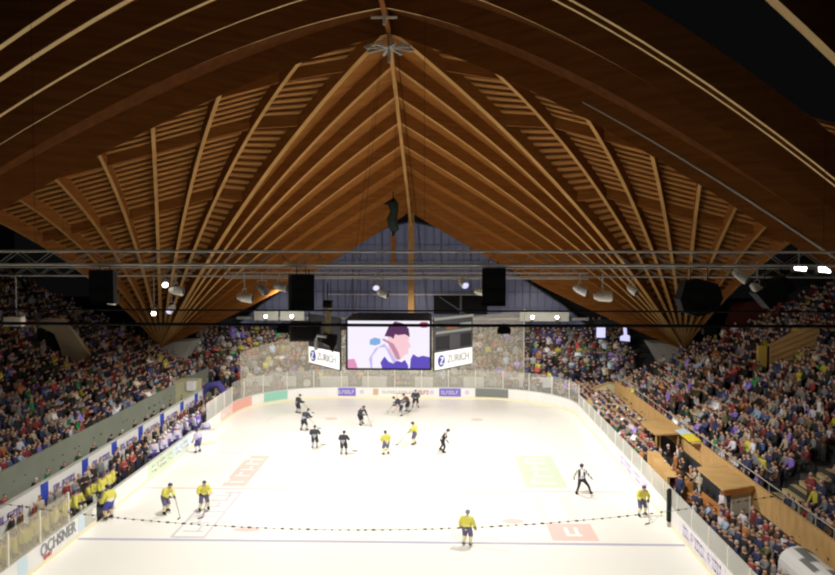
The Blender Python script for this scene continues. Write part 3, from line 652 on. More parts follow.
for i, (a, b) in enumerate(((-16.2, -13.6), (-12.6, -11.2), (-8.8, -6.0), (-4.6, -2.2), (.6, 2.4), (5.4, 7.4), (9.8, 11.4), (12.2, 14.2))):
    t = thing('barrier_panel', 'pale barrier panel among the people behind the far glass, %s from the left' % ordn(i), 'barrier', (a, 79.25, 0), group='barrier panels behind the far boards')
    g = MB(); g.box(0, b-a, -.03, .03, .9, 1.9); lbuild(g, 'panel', M['white'], t); g = MB(); g.box(.05, .12, -.03, .03, 0, .9); lbuild(g, 'leg', M['steel'], t); g = MB(); g.box(b-a-.12, b-a-.05, -.03, .03, 0, .9); lbuild(g, 'leg', M['steel'], t)
# right stand railing, underside
g = MB()
for y in np.arange(26, 72, 1.6): g.tube([(18.85, y, 2.7), (18.85, y, 3.15)], .02, 5)
g.tube([(18.85, 20, 3.15), (18.85, 72, 3.15)], .03, 6); g.build('handrail', M['steel'], RS)
g = MB(); g.box(18.9, 19.2, 14, 72.5, 1.2, 1.45); g.build('lower_edge', M['tan'], RS)
# banner lying on balustrade
t = thing('fan_banner', 'yellow and white cloth banner draped over the plywood balustrade', 'banner', (18.6, 50.5, 2.72))
g = MB(); g.prism([(-.45, -1.6, .02), (.35, -1.4, .04), (.4, .6, .04), (-.4, .3, .02)], (0, 0, .03)); lbuild(g, 'yellow_cloth', M['yellow'], t)
g = MB(); g.prism([(-.4, .3, .02), (.4, .6, .04), (.35, 2.0, .05), (-.4, 1.6, .02)], (0, 0, .03)); lbuild(g, 'pale_cloth', M['bluead'], t)
g = MB(); g.box(-.36, .3, -1.9, 2.3, -.03, .02); lbuild(g, 'ledge', M['tan'], t)
# left bench wall
t = thing('bench_wall', 'white advertising wall with blue stripes behind the players bench', 'wall panel', (-17.5, 44, 0))
g = MB(); g.box(-17.6, -17.5, 24, 69.5, 0, 2.3); g.build('wall_panel', M['white'], t)
g = MB(); g.box(-17.64, -17.44, 24, 69.5, 2.3, 2.36); g.build('top_rail', M['cap'], t)
for i, y in enumerate((35.2, 40.8, 45.6, 49.8, 54.3, 58.6, 63.2, 67.0)):
    g = MB(); g.box(-17.5, -17.44, y-.35, y+.35, .9, 2.3); o = g.build('blue_stripe', M['blue'], t)
    glyphs(t, M['violet_script'], 'y', y+1.0, 5, .36, 1.5, -17.46, 1, .38, .5)
g = MB(); g.box(-17.5, -15.18, 24, 69.5, -.05, .25); trim(g, M['dark'])
t = thing('players_bench', 'long wooden players bench behind the left boards', 'bench', (-16.5, 46, .25))
g = MB(); g.box(-.2, .2, -14, 14, .42, .48); lbuild(g, 'seat', M['tan'], t)
for i in range(9): g = MB(); g.box(-.18, .18, -13.6+3.4*i, -13.5+3.4*i, 0, .42); lbuild(g, 'leg', M['steel'], t)
# right standing terrace floor & rail
g = MB(); g.box(15.2, 18.9, 14, 79.5, -.05, .25); trim(g, M['dark'])
g = MB(); g.box(18.7, 18.85, 14, 72, .25, 1.45); g.build('back_wall', M['dark'], RS)
# wooden boxes
t = thing('timekeeper_box', 'plywood timekeeper cabin with a flat tan roof behind the right boards', 'cabin', (17.0, 41.5, .25))
g = MB(); g.prism([(-.05, -2.0, 2.25), (1.7, -1.2, 2.25), (1.7, 3.3, 2.25), (-.05, 2.2, 2.25)], (0, 0, .1)); lbuild(g, 'roof', M['tan'], t)
g = MB(); g.prism([(-.05, -2.02, 2.05), (1.7, -1.22, 2.05), (1.7, -1.22, 2.3), (-.05, -2.02, 2.3)][::-1], (0, .1, 0)); lbuild(g, 'fascia', M['orangewood'], t)
for x, y in ((.05, -1.8), (.05, 2.0), (1.6, -1.0), (1.6, 3.0)): g = MB(); g.box(x-.04, x+.04, y-.04, y+.04, 0, 2.25); lbuild(g, 'post', M['alu'], t)
g = MB(); g.prism([(.5, -1.5, .9), (1.6, -1.0, .9), (1.6, -1.0, 2.1), (.5, -1.5, 2.1)], (0, .06, 0)); lbuild(g, 'grey_panel', M['concrete'], t)
g = MB(); g.prism([(-.6, -2.4, .95), (.1, -2.6, .95), (.5, -1.6, .95), (.3, 2.0, .95), (-.6, 2.0, .95)], (0, 0, .06)); lbuild(g, 'counter', M['orangewood'], t)
for y0 in (46.4, 49.4):
    t = thing('penalty_bench_box', 'curved orange wooden counter of a penalty box, %s' % ('nearer one' if y0 < 47 else 'farther one'), 'penalty box', (16.3, y0, .25), group='penalty boxes behind the right boards')
    g = MB(); P = [(.9*cos(a), 1.3*sin(a)) for a in [pi*(.5+i/10) for i in range(11)]]; Q = [(.8*x, .85*y) for x, y in P][::-1]
    for i in range(10):
        g.prism([(P[i][0]+.9, P[i][1], .0), (P[i+1][0]+.9, P[i+1][1], 0), (Q[9-i][0]+.9, Q[9-i][1], 0), (Q[10-i][0]+.9, Q[10-i][1], 0)], (0, 0, 1.1))
    lbuild(g, 'curved_counter', M['orangewood'], t); g = MB(); g.box(.9, 1.6, -1.4, 1.4, .4, .46); lbuild(g, 'bench_seat', M['tan'], t); g = MB(); g.box(-.2, 2.0, -1.4, 1.4, .0, .04); lbuild(g, 'wooden_floor', M['orangewood'], t)
t = thing('plywood_screen', 'upright plywood screen behind the right boards before the black post', 'screen', (15.6, 46, .25))
g = MB(); g.prism([(.1, -1.2, 0), (.1, 3.2, 0), (.1, 3.2, 1.8), (.1, -1.2, 1.45)], (.12, 0, 0)); lbuild(g, 'panel', M['tan'], t); g = MB(); g.prism([(.1, -1.2, 1.45), (.1, 3.2, 1.8), (.75, 3.2, 1.8), (.75, -1.2, 1.45)], (0, 0, .05)); lbuild(g, 'top_shelf', M['tan'], t)
t = thing('camera_platform', 'pale plywood platform roof behind the dark-clad crowd on the right', 'platform', (17.4, 53.6, .25))
g = MB(); g.prism([(-.5, -1.8, 2.2), (1.2, -1.4, 2.2), (1.2, 3.2, 2.2), (-.5, 2.2, 2.2)], (0, 0, .1)); lbuild(g, 'roof', M['tan'], t)
for x, y in ((-.4, -1.6), (-.4, 2.0), (1.1, -1.2), (1.1, 3.0)): g = MB(); g.box(x-.05, x+.05, y-.05, y+.05, 0, 2.2); lbuild(g, 'post', M['tan'], t)
t = thing('tunnel_canopy', 'rounded white tunnel canopy with dark printed figure at the lower right', 'canopy', (17.6, 30.8, .25)); t.scale = (.72, .8, .9)
g = MB(); n = 10
for i in range(n):
    a, b = pi*i/n, pi*(i+1)/n; g.add([(1.05*cos(a), -2.6, 1.5+.75*sin(a)), (1.05*cos(b), -2.6, 1.5+.75*sin(b)), (1.05*cos(b), 2.6, 1.5+.75*sin(b)), (1.05*cos(a), 2.6, 1.5+.75*sin(a))], [(0, 1, 2, 3)])
g.box(-1.05, -1.0, -2.6, 2.6, 0, 1.5); g.box(1.0, 1.05, -2.6, 2.6, 0, 1.5); lbuild(g, 'cover', M['white'], t)
g = MB()
for a0, a1, y0, y1 in ((.28, .45, 1.6, 2.3), (.45, .6, .4, 2.2), (.6, .7, -.6, 1.0), (.35, .5, -1.8, -.6)):
    for i in range(3):
        a, b = pi*(a0+(a1-a0)*i/3), pi*(a0+(a1-a0)*(i+1)/3); g.add([(1.065*cos(q), y, 1.5+.765*sin(q)) for q, y in ((a, y0), (b, y0+.2), (b, y1+.2), (a, y1))], [(0, 1, 2, 3)])
lbuild(g, 'printed_figure', M['slate'], t)
# vomitories
t = thing('vomitory', 'pale concrete vomitory wall standing among the left crowd', 'vomitory', (-28.2, 66, 0))
g = MB(); g.prism([(-1.6, 0, 8.7), (-2.4, 0, 8.2), (-.8, 0, 7.4), (-.3, 0, 6.2), (0, 0, 4.4), (2.0, 0, 4.4), (2.3, 0, 5.3), (.9, 0, 7.4), (-.2, 0, 8.7)][::-1], (0, .5, 0)); lbuild(g, 'curved_wall', mat('warm_concrete', (.55, .46, .3), .9, .1, 1), t)
g = MB(); g.tube([(-1.5, -.02, 5.9), (-1.5, .1, 5.9)], .42, 14); lbuild(g, 'round_sign', M['white'], t); g = MB(); g.box(-2.3, -.4, .2, .5, 4.5, 7.5); lbuild(g, 'opening_shade', M['black'], t)  # solid black block stands in for the shade inside the opening
g = MB(); g.box(.2, 1.9, -1.2, -.2, 4.6, 5.1); lbuild(g, 'ledge', M['tan'], t)
t = thing('vomitory', 'plank-sided wooden vomitory standing among the right crowd', 'vomitory', (27.0, 60, 0))
g = MB(); g.prism([(.4, 0, 5.2), (4.2, 0, 6.8), (3.9, 0, 9.0), (2.6, 0, 8.6), (.4, 0, 7.4)], (0, .4, 0)); lbuild(g, 'plank_wall', M['tan'], t)
g = MB(); 
for k in range(5): g.bar((.45, -.03, 5.6+.42*k), (4.0, -.03, 7.1+.42*k), .03, .05)
lbuild(g, 'plank_joints', M['orangewood'], t)
g = MB(); g.box(-.5, .15, -.1, .2, 4.6, 7.35); lbuild(g, 'yellow_panel', mat('ochre_panel', (.6, .4, .08), .7), t); g = MB(); g.box(.15, .4, .1, .3, 4.8, 7.3); lbuild(g, 'opening_shade', M['black'], t)  # black block painted as the shade beside the panel
# red dim wall behind right stand, white edge rail
g = MB(); g.prism([(25.5, 72.6, 5.0), (44, 72.6, 13.5), (44, 72.6, 13.3), (25.5, 72.6, 4.8)], (0, .25, 0)); trim(g, M['concrete'])
g = MB(); g.prism([(30, 78, 5), (46, 78, 5), (46, 78, 10.5), (31, 78, 9.4)], (0, .3, 0)); trim(g, M['redwall'])
g = MB(); g.prism([(33, 77.5, 10.6), (46, 77.5, 11.4), (46, 77.5, 15), (37, 77.5, 14.5)], (0, .3, 0)); trim(g, M['wallblack'])
# pale walls in the corners
t = thing('terrace_wall', 'pale sloping terrace wall at the far right corner of the rink', 'wall', (18.8, 72.6, 0))
g = MB(); g.prism([(-2.6, .3, 1.2), (1.0, .3, 1.2), (2.4, .3, 3.4), (.3, .3, 2.3), (-.5, .3, 2.4), (-2.6, .3, 1.6)], (0, .25, 0)); lbuild(g, 'wall_face', mat('cream_wall', (.62, .58, .36), .8), t)
g = MB(); g.prism([(-2.6, .25, 1.6), (-.5, .25, 2.4), (.3, .25, 2.3), (2.4, .25, 3.4), (2.4, .25, 3.5), (.3, .25, 2.4), (-.5, .25, 2.5), (-2.6, .25, 1.7)], (0, .35, 0)); lbuild(g, 'coping', M['tan'], t)
t = thing('terrace_kiosk', 'small cream kiosk box at the far end of the left terrace wall', 'kiosk', (-19.2, 70.2, 0))
g = MB(); g.box(-.9, .9, -1.2, 1.2, 0, 2.9); lbuild(g, 'housing', mat('cream_box', (.55, .52, .33), .8), t); g = MB(); g.box(.3, .95, -1.3, -.6, 2.2, 2.95); lbuild(g, 'white_panel', M['white'], t)
g = MB(); g.box(-19.9, -17.6, 14, 79, -.05, .3); trim(g, M['greenwall'])
t = thing('blue_curtain', 'dark blue cloth arch at the far end of the players bench', 'curtain', (-16.4, 69.2, 0))
g = MB()
g.tube([(-1.2, 0, .0), (-1.2, 0, 2.0), (-.6, 0, 2.6), (.2, 0, 2.7), (.7, 0, 2.0), (.8, 0, .9)], [.25, .3, .32, .35, .4, .35], 8); lbuild(g, 'cloth', mat('indigo_cloth', (.06, .05, .22), .9), t, True)
g = MB(); g.tube([(-1.2, .2, 0), (-1.2, .2, 2.5)], .04, 6); lbuild(g, 'pole', M['steel'], t)

# ------------------------------------------------------------------ people
def P0():
    d = dict(pel=(0, 0, .96), sp=(0, 0, 1.14), ch=(0, 0, 1.35), nk=(0, .0, 1.5), hb=(0, .01, 1.57), head=(0, .03, 1.66))
    for s, n in ((-1, 'L'), (1, 'R')):
        d['sh'+n] = (s*.19, 0, 1.43); d['el'+n] = (s*.27, -.03, 1.14); d['wr'+n] = (s*.26, .08, .92); d['ha'+n] = (s*.26, .12, .83)
        d['hi'+n] = (s*.1, 0, .9); d['kn'+n] = (s*.12, .04, .5); d['an'+n] = (s*.12, -.02, .1); d['to'+n] = (s*.13, .16, .05)
    return d
def Psit():
    d = dict(pel=(0, 0, .5), sp=(0, -.02, .68), ch=(0, .02, .9), nk=(0, .04, 1.05), hb=(0, .05, 1.12), head=(0, .08, 1.21))
    for s, n in ((-1, 'L'), (1, 'R')):
        d['sh'+n] = (s*.19, .02, .98); d['el'+n] = (s*.27, .08, .72); d['wr'+n] = (s*.16, .29, .62); d['ha'+n] = (s*.11, .37, .6)
        d['hi'+n] = (s*.1, .03, .48); d['kn'+n] = (s*.13, .42, .5); d['an'+n] = (s*.13, .42, .1); d['to'+n] = (s*.13, .58, .05)
    return d
def P_arms(d, kind, dz=0):
    z = d['sh'+'L'][2]; y = d['shL'][1]
    for s, n in ((-1, 'L'), (1, 'R')):
        if kind == 'up': d['el'+n] = (s*.33, y+.1, z+.1); d['wr'+n] = (s*.28, y+.14, z+.36); d['ha'+n] = (s*.27, y+.15, z+.46)
        if kind == 'clap': d['el'+n] = (s*.26, y+.16, z-.2); d['wr'+n] = (s*.08, y+.36, z-.08); d['ha'+n] = (s*.04, y+.42, z)
        if kind == 'cross': d['el'+n] = (s*.27, y+.08, z-.26); d['wr'+n] = (-s*.04, y+.22, z-.2); d['ha'+n] = (-s*.12, y+.2, z-.2)
    return d
def Pskate(lean=.2, spread=.2, stride=0.0, arms='stick', twist=0):
    d = dict(pel=(0, -.10, .90), sp=(0, -.10+.3*lean, 1.07), ch=(0, -.10+lean, 1.27), nk=(0, -.08+1.3*lean, 1.42), hb=(0, -.05+1.45*lean, 1.49), head=(0, -.02+1.6*lean, 1.58))
    for s, n in ((-1, 'L'), (1, 'R')):
        y = -.1+lean
        d['sh'+n] = (s*.23, y, 1.34)
        if arms == 'stick': d['el'+n] = (s*.36, y+.08, 1.1); d['wr'+n] = (s*.2+.08, y+.34, 1.0+.05*s); d['ha'+n] = (s*.16+.08, y+.42, .97+.06*s)
        elif arms == 'down': d['el'+n] = (s*.34, y-.02, 1.1); d['wr'+n] = (s*.36, y+.12, .9); d['ha'+n] = (s*.35, y+.18, .82)
        else: d['el'+n] = (s*.40, y-.03, 1.13); d['wr'+n] = (s*.52, y+.05, .92); d['ha'+n] = (s*.55, y+.1, .84)
        d['hi'+n] = (s*.12, -.08, .85); d['kn'+n] = (s*(.14+spread*.5), .08+s*stride*.5, .5); d['an'+n] = (s*(.14+spread), -.04+s*stride, .16); d['to'+n] = (s*(.15+spread), .14+s*stride, .10)
    return d
EDG = [('pel', 'sp', 'hem'), ('sp', 'ch', 'top'), ('ch', 'nk', 'top'), ('nk', 'hb', 'skin')]
for n in 'LR': EDG += [('ch', 'sh'+n, 'top'), ('sh'+n, 'el'+n, 'top'), ('el'+n, 'wr'+n, 'top'), ('wr'+n, 'ha'+n, 'hand'), ('pel', 'hi'+n, 'leg'), ('hi'+n, 'kn'+n, 'leg'), ('kn'+n, 'an'+n, 'shin'), ('an'+n, 'to'+n, 'shoe')]
REG = ['top', 'hem', 'leg', 'shin', 'shoe', 'hand', 'skin', 'hair', 'dark']
RAD = dict(pel=.15, sp=.145, ch=.165, nk=.065, hb=.06, sh=.085, el=.055, wr=.045, ha=.042, hi=.105, kn=.072, an=.05, to=.042)
RADP = dict(pel=.2, sp=.2, ch=.21, nk=.08, hb=.07, sh=.13, el=.095, wr=.08, ha=.07, hi=.15, kn=.12, an=.075, to=.055)
def seg_dist(p, a, b):
    ab = b-a; t = max(0, min(1, (p-a).dot(ab)/max(1e-9, ab.dot(ab)))); return (p-(a+ab*t)).length
def body(J, rad, sub=1, bulk=1.0, hat=False, long_hair=False, detail=1, stripes=False):
    names = list(k for k in J if k != 'head'); names.sort(key=lambda k: k != 'pel')
    idx = {k: i for i, k in enumerate(names)}
    me = bpy.data.meshes.new('b'); me.from_pydata([J[k] for k in names], [(idx[a], idx[b]) for a, b, r in EDG], [])
    o = bpy.data.objects.new('b', me); C.objects.link(o)
    sk = o.modifiers.new('s', 'SKIN'); sk.use_smooth_shade = True
    for i, k in enumerate(names):
        r = rad[k if k in rad else k[:2]]*bulk; q = me.skin_vertices[0].data[i]
        q.radius = (r*(1.25 if k in ('ch', 'sp', 'pel') else 1), r*(.8 if k in ('ch', 'sp', 'pel') else 1)); q.use_root = (i == 0)
    if sub: m = o.modifiers.new('u', 'SUBSURF'); m.levels = sub
    bpy.context.view_layer.update()
    ev = o.evaluated_get(bpy.context.evaluated_depsgraph_get()); em = ev.to_mesh()
    V = [tuple(v.co) for v in em.vertices]; F = [tuple(p.vertices) for p in em.polygons]
    bones = [(Vector(J[a]), Vector(J[b]), r) for a, b, r in EDG]
    R = []
    for p in em.polygons:
        c = p.center; bst = min(bones, key=lambda q: seg_dist(c, q[0], q[1]))[2]
        if stripes and bst in ('top', 'hem'): bst = 'dark' if int(math.floor(c.x/.055)) % 2 else 'top'
        R.append(REG.index(bst))
    ev.to_mesh_clear(); bpy.data.objects.remove(o); bpy.data.meshes.remove(me)
    g = MB(); g.v = V; g.f = F; g.m = R
    h = Vector(J['head']); n, m = (10, 7) if detail else (7, 5)
    o0 = len(g.f); g.sphere(h, (.082, .1, .118), n, m, REG.index('skin'))
    for i in range(o0, len(g.f)):
        c = sum((Vector(g.v[k]) for k in g.f[i]), Vector())/len(g.f[i])-h
        if c.z > .055 or (c.y < -.02 and c.z > (-.12 if long_hair else -.04)): g.m[i] = REG.index('hair')
    if detail:
        g.add([h+Vector(v) for v in ((-.015, .088, .03), (.015, .088, .03), (.02, .09, -.03), (-.02, .09, -.03), (0, .13, -.022))], [(0, 1, 4), (1, 2, 4), (2, 3, 4), (3, 0, 4)], REG.index('skin'))
        for s in (-1, 1):
            g.sphere(h+Vector((s*.034, .088, .022)), .014, 6, 4, REG.index('dark')); g.sphere(h+Vector((s*.083, 0, 0)), (.014, .025, .035), 6, 4, REG.index('skin'))
        g.add([h+Vector(v) for v in ((-.028, .092, -.052), (.028, .092, -.052), (.022, .09, -.064), (-.022, .09, -.064))], [(0, 1, 2, 3)], REG.index('dark'))
        fr = .016 if rad is RADP else .009
        for s, nn in ((-1, 'L'), (1, 'R')):
            a = Vector(J['wr'+nn]); b = Vector(J['ha'+nn]); d = (b-a).normalized(); sd = d.cross(Vector((0, 0, 1)));
            if sd.length < .2: sd = d.cross(Vector((0, 1, 0)))
            sd.normalize(); up = sd.cross(d)
            for q, L in ((-1.5, .75), (-.5, 1), (.5, .95), (1.5, .8)):
                p0 = b+sd*q*fr*2; g.tube([p0-d*.01, p0+d*.05*L, p0+d*.07*L-up*.035*L], [fr, fr*.95, fr*.8], 5, REG.index('hand'))
            p0 = a+(b-a)*.5-sd*s*fr*2.4; g.tube([p0, p0-sd*s*.03+d*.03, p0-sd*s*.03+d*.065-up*.01], [fr*1.1, fr, fr*.8], 5, REG.index('hand'))
    return g
def tint_mesh(g, cols, name='person'):
    me = bpy.data.meshes.new(name); me.from_pydata(g.v, [], g.f); me.materials.append(M['person'])
    at = me.attributes.new('tint', 'FLOAT_COLOR', 'FACE'); L = np.array([[*cols[REG[m]], 1] for m in g.m], dtype=np.float32)
    at.data.foreach_set('color', L.ravel()); me.polygons.foreach_set('use_smooth', [True]*len(me.polygons)); me.update(); return me
SK = (.62, .36, .25)
def colset(top, leg=(.03, .035, .06), hair=(.05, .03, .02), hand=None, shoe=(.02, .02, .02), hem=None, shin=None, skin=SK):
    return dict(top=top, hem=hem or top, leg=leg, shin=shin or leg, shoe=shoe, hand=hand or skin, skin=skin, hair=hair, dark=(.02, .015, .015))

# ---- skaters
HELM = {}
def skater(name, label, cat, xy, face, kind, J, group, helmet=(.03, .03, .05), stick=True, scale=1.0, stripes=False, cols=None, tilt=0, stick_dir=1):
    t = thing(name, label, cat, (xy[0], xy[1], 0), face-pi/2, group)
    t.scale = (scale,)*3; t.rotation_euler = (0, tilt, face-pi/2) if tilt else t.rotation_euler
    g = body(J, RADP if cat != 'referee' else RAD, 2 if xy[1] < 48 else 1, 1.0 if cat != 'referee' else 1.12, stripes=stripes)
    o = bpy.data.objects.new('body', tint_mesh(g, cols, 'body')); C.objects.link(o); o.parent = t
    h = Vector(J['head'])
    g = MB(); g.sphere(h+Vector((0, -.01, .035)), (.115, .14, .115), 12, 8)
    g.v = [v if v[2] > h.z+.01 or v[1] < h.y-.03 else (h.x+(v[0]-h.x)*.9, v[1], h.z+.01) for v in g.v]
    m = bpy.data.materials.get('helmet_%s' % str(helmet)) or mat('helmet_%s' % str(helmet), helmet, .35)
    hm = lbuild(g, 'helmet', m, t, True)
    g = MB(); P = [(.1*sin(a), .125*cos(a)) for a in [radians(-70+20*i) for i in range(8)]]
    for a, b in zip(P, P[1:]): g.add([h+Vector((a[0], a[1], .05)), h+Vector((b[0], b[1], .05)), h+Vector((b[0], b[1], -.01)), h+Vector((a[0], a[1], -.01))], [(0, 1, 2, 3)])
    v = g.build('visor', M['glass']); v.parent = hm
    for n in 'LR':
        a = Vector(J['an'+n]); b = Vector(J['to'+n])
        g = MB(); g.tube([a+Vector((0, -.03, .06)), a+Vector((0, -.02, -.02)), (a+b)/2+Vector((0, 0, -.02)), b+Vector((0, .03, -.02))], [.065, .075, .06, .035], 8); s = lbuild(g, 'skate', M['black'], t, True)
        g = MB(); g.box(a.x-.006, a.x+.006, a.y-.1, b.y+.06, max(0, a.z-.155), a.z-.06); bl = g.build('blade', M['alu']); bl.parent = s
    if stick:
        t2 = thing('hockey_stick', 'hockey stick held by the %s' % ' '.join(label.split(',')[0].split()[:11]), 'hockey stick', t.location, 0, 'hockey sticks'); t2.rotation_euler = t.rotation_euler; t2.scale = t.scale
        a = Vector(J['haL']); b = Vector(J['haR']); 
        e = Vector((.35*stick_dir, .95+a.y*.5, .03)); dirn = (e-b).normalized()
        top = b if stick_dir < 0 else a
        top = Vector(J['haL'])+Vector((0, 0, .05)) if stick_dir > 0 else Vector(J['haR'])+Vector((0, 0, .05))
        g = MB(); g.bar(top-(e-top).normalized()*.15, e, .03, .022); lbuild(g, 'shaft', mat('stick_shaft', (.15, .12, .1), .5) if 'stick_shaft' not in bpy.data.materials else bpy.data.materials['stick_shaft'], t2)
        g = MB(); g.bar(e, e+Vector((.3*stick_dir, .06, .0)), .02, .07); lbuild(g, 'blade', M['black'], t2)
    return t
YEL = lambda: colset((.66, .61, .10), leg=(.12, .11, .20), hem=(.70, .66, .22), shin=(.75, .70, .45), shoe=(.02, .02, .02), hand=(.03, .03, .05))
DRK = lambda: colset((.035, .04, .06), leg=(.02, .02, .03), hem=(.35, .36, .40), shin=(.45, .45, .48), hand=(.03, .03, .04))
WHT = lambda: colset((.55, .52, .66), leg=(.06, .05, .2), hem=(.16, .12, .40), shin=(.6, .58, .66), hand=(.05, .04, .15))
REFC = colset((.72, .72, .72), leg=(.015, .015, .018), hand=SK)
UP, DN, LT, RT = pi/2, -pi/2, pi, 0
GY_ = 'yellow-shirted hockey players on the ice'; GD = 'dark-shirted hockey players on the ice'
T = skater
T('hockey_player', 'yellow-shirted skater facing right, leftmost of the pair near the bench gate', 'hockey player', (-11.9, 43.0), radians(-20), 0, Pskate(.22, .14, .10), GY_, cols=YEL())
T('hockey_player', 'yellow-shirted skater standing on the painted logo strip, facing the camera', 'hockey player', (-9.95, 43.5), radians(-60), 0, Pskate(.1, .1, .03), GY_, cols=YEL())
c5 = YEL(); c5['hem'] = (.75, .72, .6); c5['leg'] = (.06, .07, .35); c5['shin'] = (.6, .45, .25)
T('hockey_player', 'yellow-shirted player with a white and blue hem stepping through the bench gate', 'hockey player', (-14.6, 41.9), radians(150), 0, Pskate(.05, .05, .04, 'down'), GY_, cols=c5, stick=False, scale=1.1)
T('hockey_player', 'yellow-shirted skater seen from behind beside the near blue line', 'hockey player', (4.35, 38.6), radians(70), 0, Pskate(.04, .02, 0, 'down'), GY_, cols=YEL(), stick=False, scale=1.04, helmet=(.2, .22, .3))
T('hockey_player', 'yellow-shirted skater by the right-hand boards next to the black post', 'hockey player', (13.95, 43.3), radians(-70), 0, Pskate(.1, .1, .06), GY_, cols=YEL())
T('hockey_player', 'yellow-shirted skater at the far blue line, left one of two, watching play', 'hockey player', (-.75, 56.0), radians(120), 0, Pskate(.08, .06, .02), GY_, cols=YEL())
T('hockey_player', 'yellow-shirted skater beyond the far blue line, right of the other one', 'hockey player', (1.15, 59.0), radians(160), 0, Pskate(.1, .06, .03), GY_, cols=YEL(), stick_dir=-1)
T('referee', 'referee in striped shirt and black trousers striding near the right-hand boards', 'referee', (11.5, 47.0), radians(60), 0, Pskate(.12, .26, .05, 'wide'), None, cols=REFC, stick=False, stripes=True, tilt=radians(-8), scale=1.06)
T('referee', 'referee in grey striped shirt leaning sideways by the green ice advert', 'referee', (3.2, 56.9), radians(20), 0, Pskate(.2, .05, .04, 'down'), None, cols=REFC, stick=False, stripes=True, tilt=radians(14), scale=1.05)
for xy, f, lab, kw in (((-9.4, 70.1), 40, 'dark-shirted skater farthest left, with arms out, by the far left corner', dict(J=Pskate(.15, .05, .03))),
                       ((-7.75, 63.4), 60, 'dark-shirted skater bending forward, second from the far left corner', dict(J=Pskate(.35, .12, .05))),
                       ((-6.0, 57.6), 90, 'dark-shirted skater standing upright near the far blue line, left one', dict(J=Pskate(.06, .02, .0))),
                       ((-3.7, 55.9), 80, 'dark-shirted skater standing at the far blue line left of the yellow one', dict(J=Pskate(.08, .04, .0))),
                       ((.85, 73.0), -90, 'dark-shirted goalkeeper standing right of the scrum before the far goal', dict(J=Pskate(.1, .12, .0)))):
    T('hockey_player', lab, 'hockey player', xy, radians(f), 0, kw['J'], GD, cols=DRK())
T('hockey_player', 'dark-shirted skater bending with raised arm between the two skating groups', 'hockey player', (-3.4, 65.7), radians(-30), 0, Pskate(.3, .05, .02), GD, cols=DRK(), tilt=radians(10))
T('hockey_player', 'dark-shirted skater lunging sideways in the far scrum', 'hockey player', (-.3, 69.8), radians(170), 0, Pskate(.4, .2, .1), GD, cols=DRK(), tilt=radians(-12))
c6 = DRK(); c6['top'] = (.12, .05, .06)
T('hockey_player', 'dark red-shirted skater leaning into the far scrum in front of the goal', 'hockey player', (.2, 71.0), radians(200), 0, Pskate(.25, .1, .05), GD, cols=c6)
T('hockey_player', 'white and violet-shirted skater stepping off the ice beside the pale blue board', 'hockey player', (-14.1, 56.2), radians(150), 0, Pskate(.1, .1, .05, 'down'), None, cols=WHT(), stick=False)
T('hockey_player', 'white and violet-shirted skater entering the far bench gate', 'hockey player', (-14.5, 59.5), radians(120), 0, Pskate(.1, .08, .05, 'down'), None, cols=WHT(), stick=False)

# ---- benches: players and staff (individually)
CW = [('yellow', (.55, .48, .05)), ('white', (.62, .60, .66)), ('violet', (.22, .15, .5)), ('red', (.28, .04, .04)), ('black', (.02, .02, .022)), ('navy', (.03, .04, .1)),
      ('grey', (.2, .2, .2)), ('beige', (.45, .38, .28)), ('dark red', (.2, .03, .03)), ('olive', (.12, .13, .05)), ('blue', (.06, .10, .25)), ('orange', (.4, .16, .05)), ('green', (.04, .18, .07)), ('brown', (.12, .06, .03)), ('pale blue', (.35, .45, .6))]
CD = dict(CW)
HAIR = [('dark-haired', (.02, .015, .012)), ('brown-haired', (.09, .045, .02)), ('fair-haired', (.4, .28, .12)), ('grey-haired', (.3, .3, .3)), ('white-capped', (.6, .6, .6)), ('black-capped', (.01, .01, .01))]
LEG = [(.02, .025, .05), (.03, .03, .03), (.08, .08, .1), (.05, .04, .03)]
POSES = [('sit', Psit()), ('sit clap', P_arms(Psit(), 'clap')), ('sit up', P_arms(Psit(), 'up')), ('stand', P0()), ('stand cross', P_arms(P0(), 'cross')), ('stand up', P_arms(P0(), 'up')), ('stand clap', P_arms(P0(), 'clap'))]
HI = {n: body(J, RAD, 1, 1.08) for n, J in POSES}
LO = {n: body(J, RAD, 0, 1.3, detail=0) for n, J in POSES}
PDESC = {'sit': 'sitting with hands on knees', 'sit clap': 'sitting and clapping', 'sit up': 'sitting with arms raised', 'stand': 'standing with arms down', 'stand cross': 'standing with folded arms', 'stand up': 'standing with arms raised', 'stand clap': 'standing and clapping'}
MC = {}
def pmesh(pn, cn, hn, li):
    k = (pn, cn, hn, li)
    if k not in MC: MC[k] = tint_mesh(HI[pn], colset(CD[cn], leg=LEG[li], hair=dict(HAIR)[hn]))
    return MC[k]
def person(name, label, cat, loc, face, pn, cn, hn, group, s=1.0, li=None):
    o = bpy.data.objects.new(name, pmesh(pn, cn, hn, random.randrange(4) if li is None else li)); C.objects.link(o)
    o.location = loc; o.rotation_euler = (0, 0, face-pi/2); o.scale = (s,)*3; return tag(o, label, cat, group)
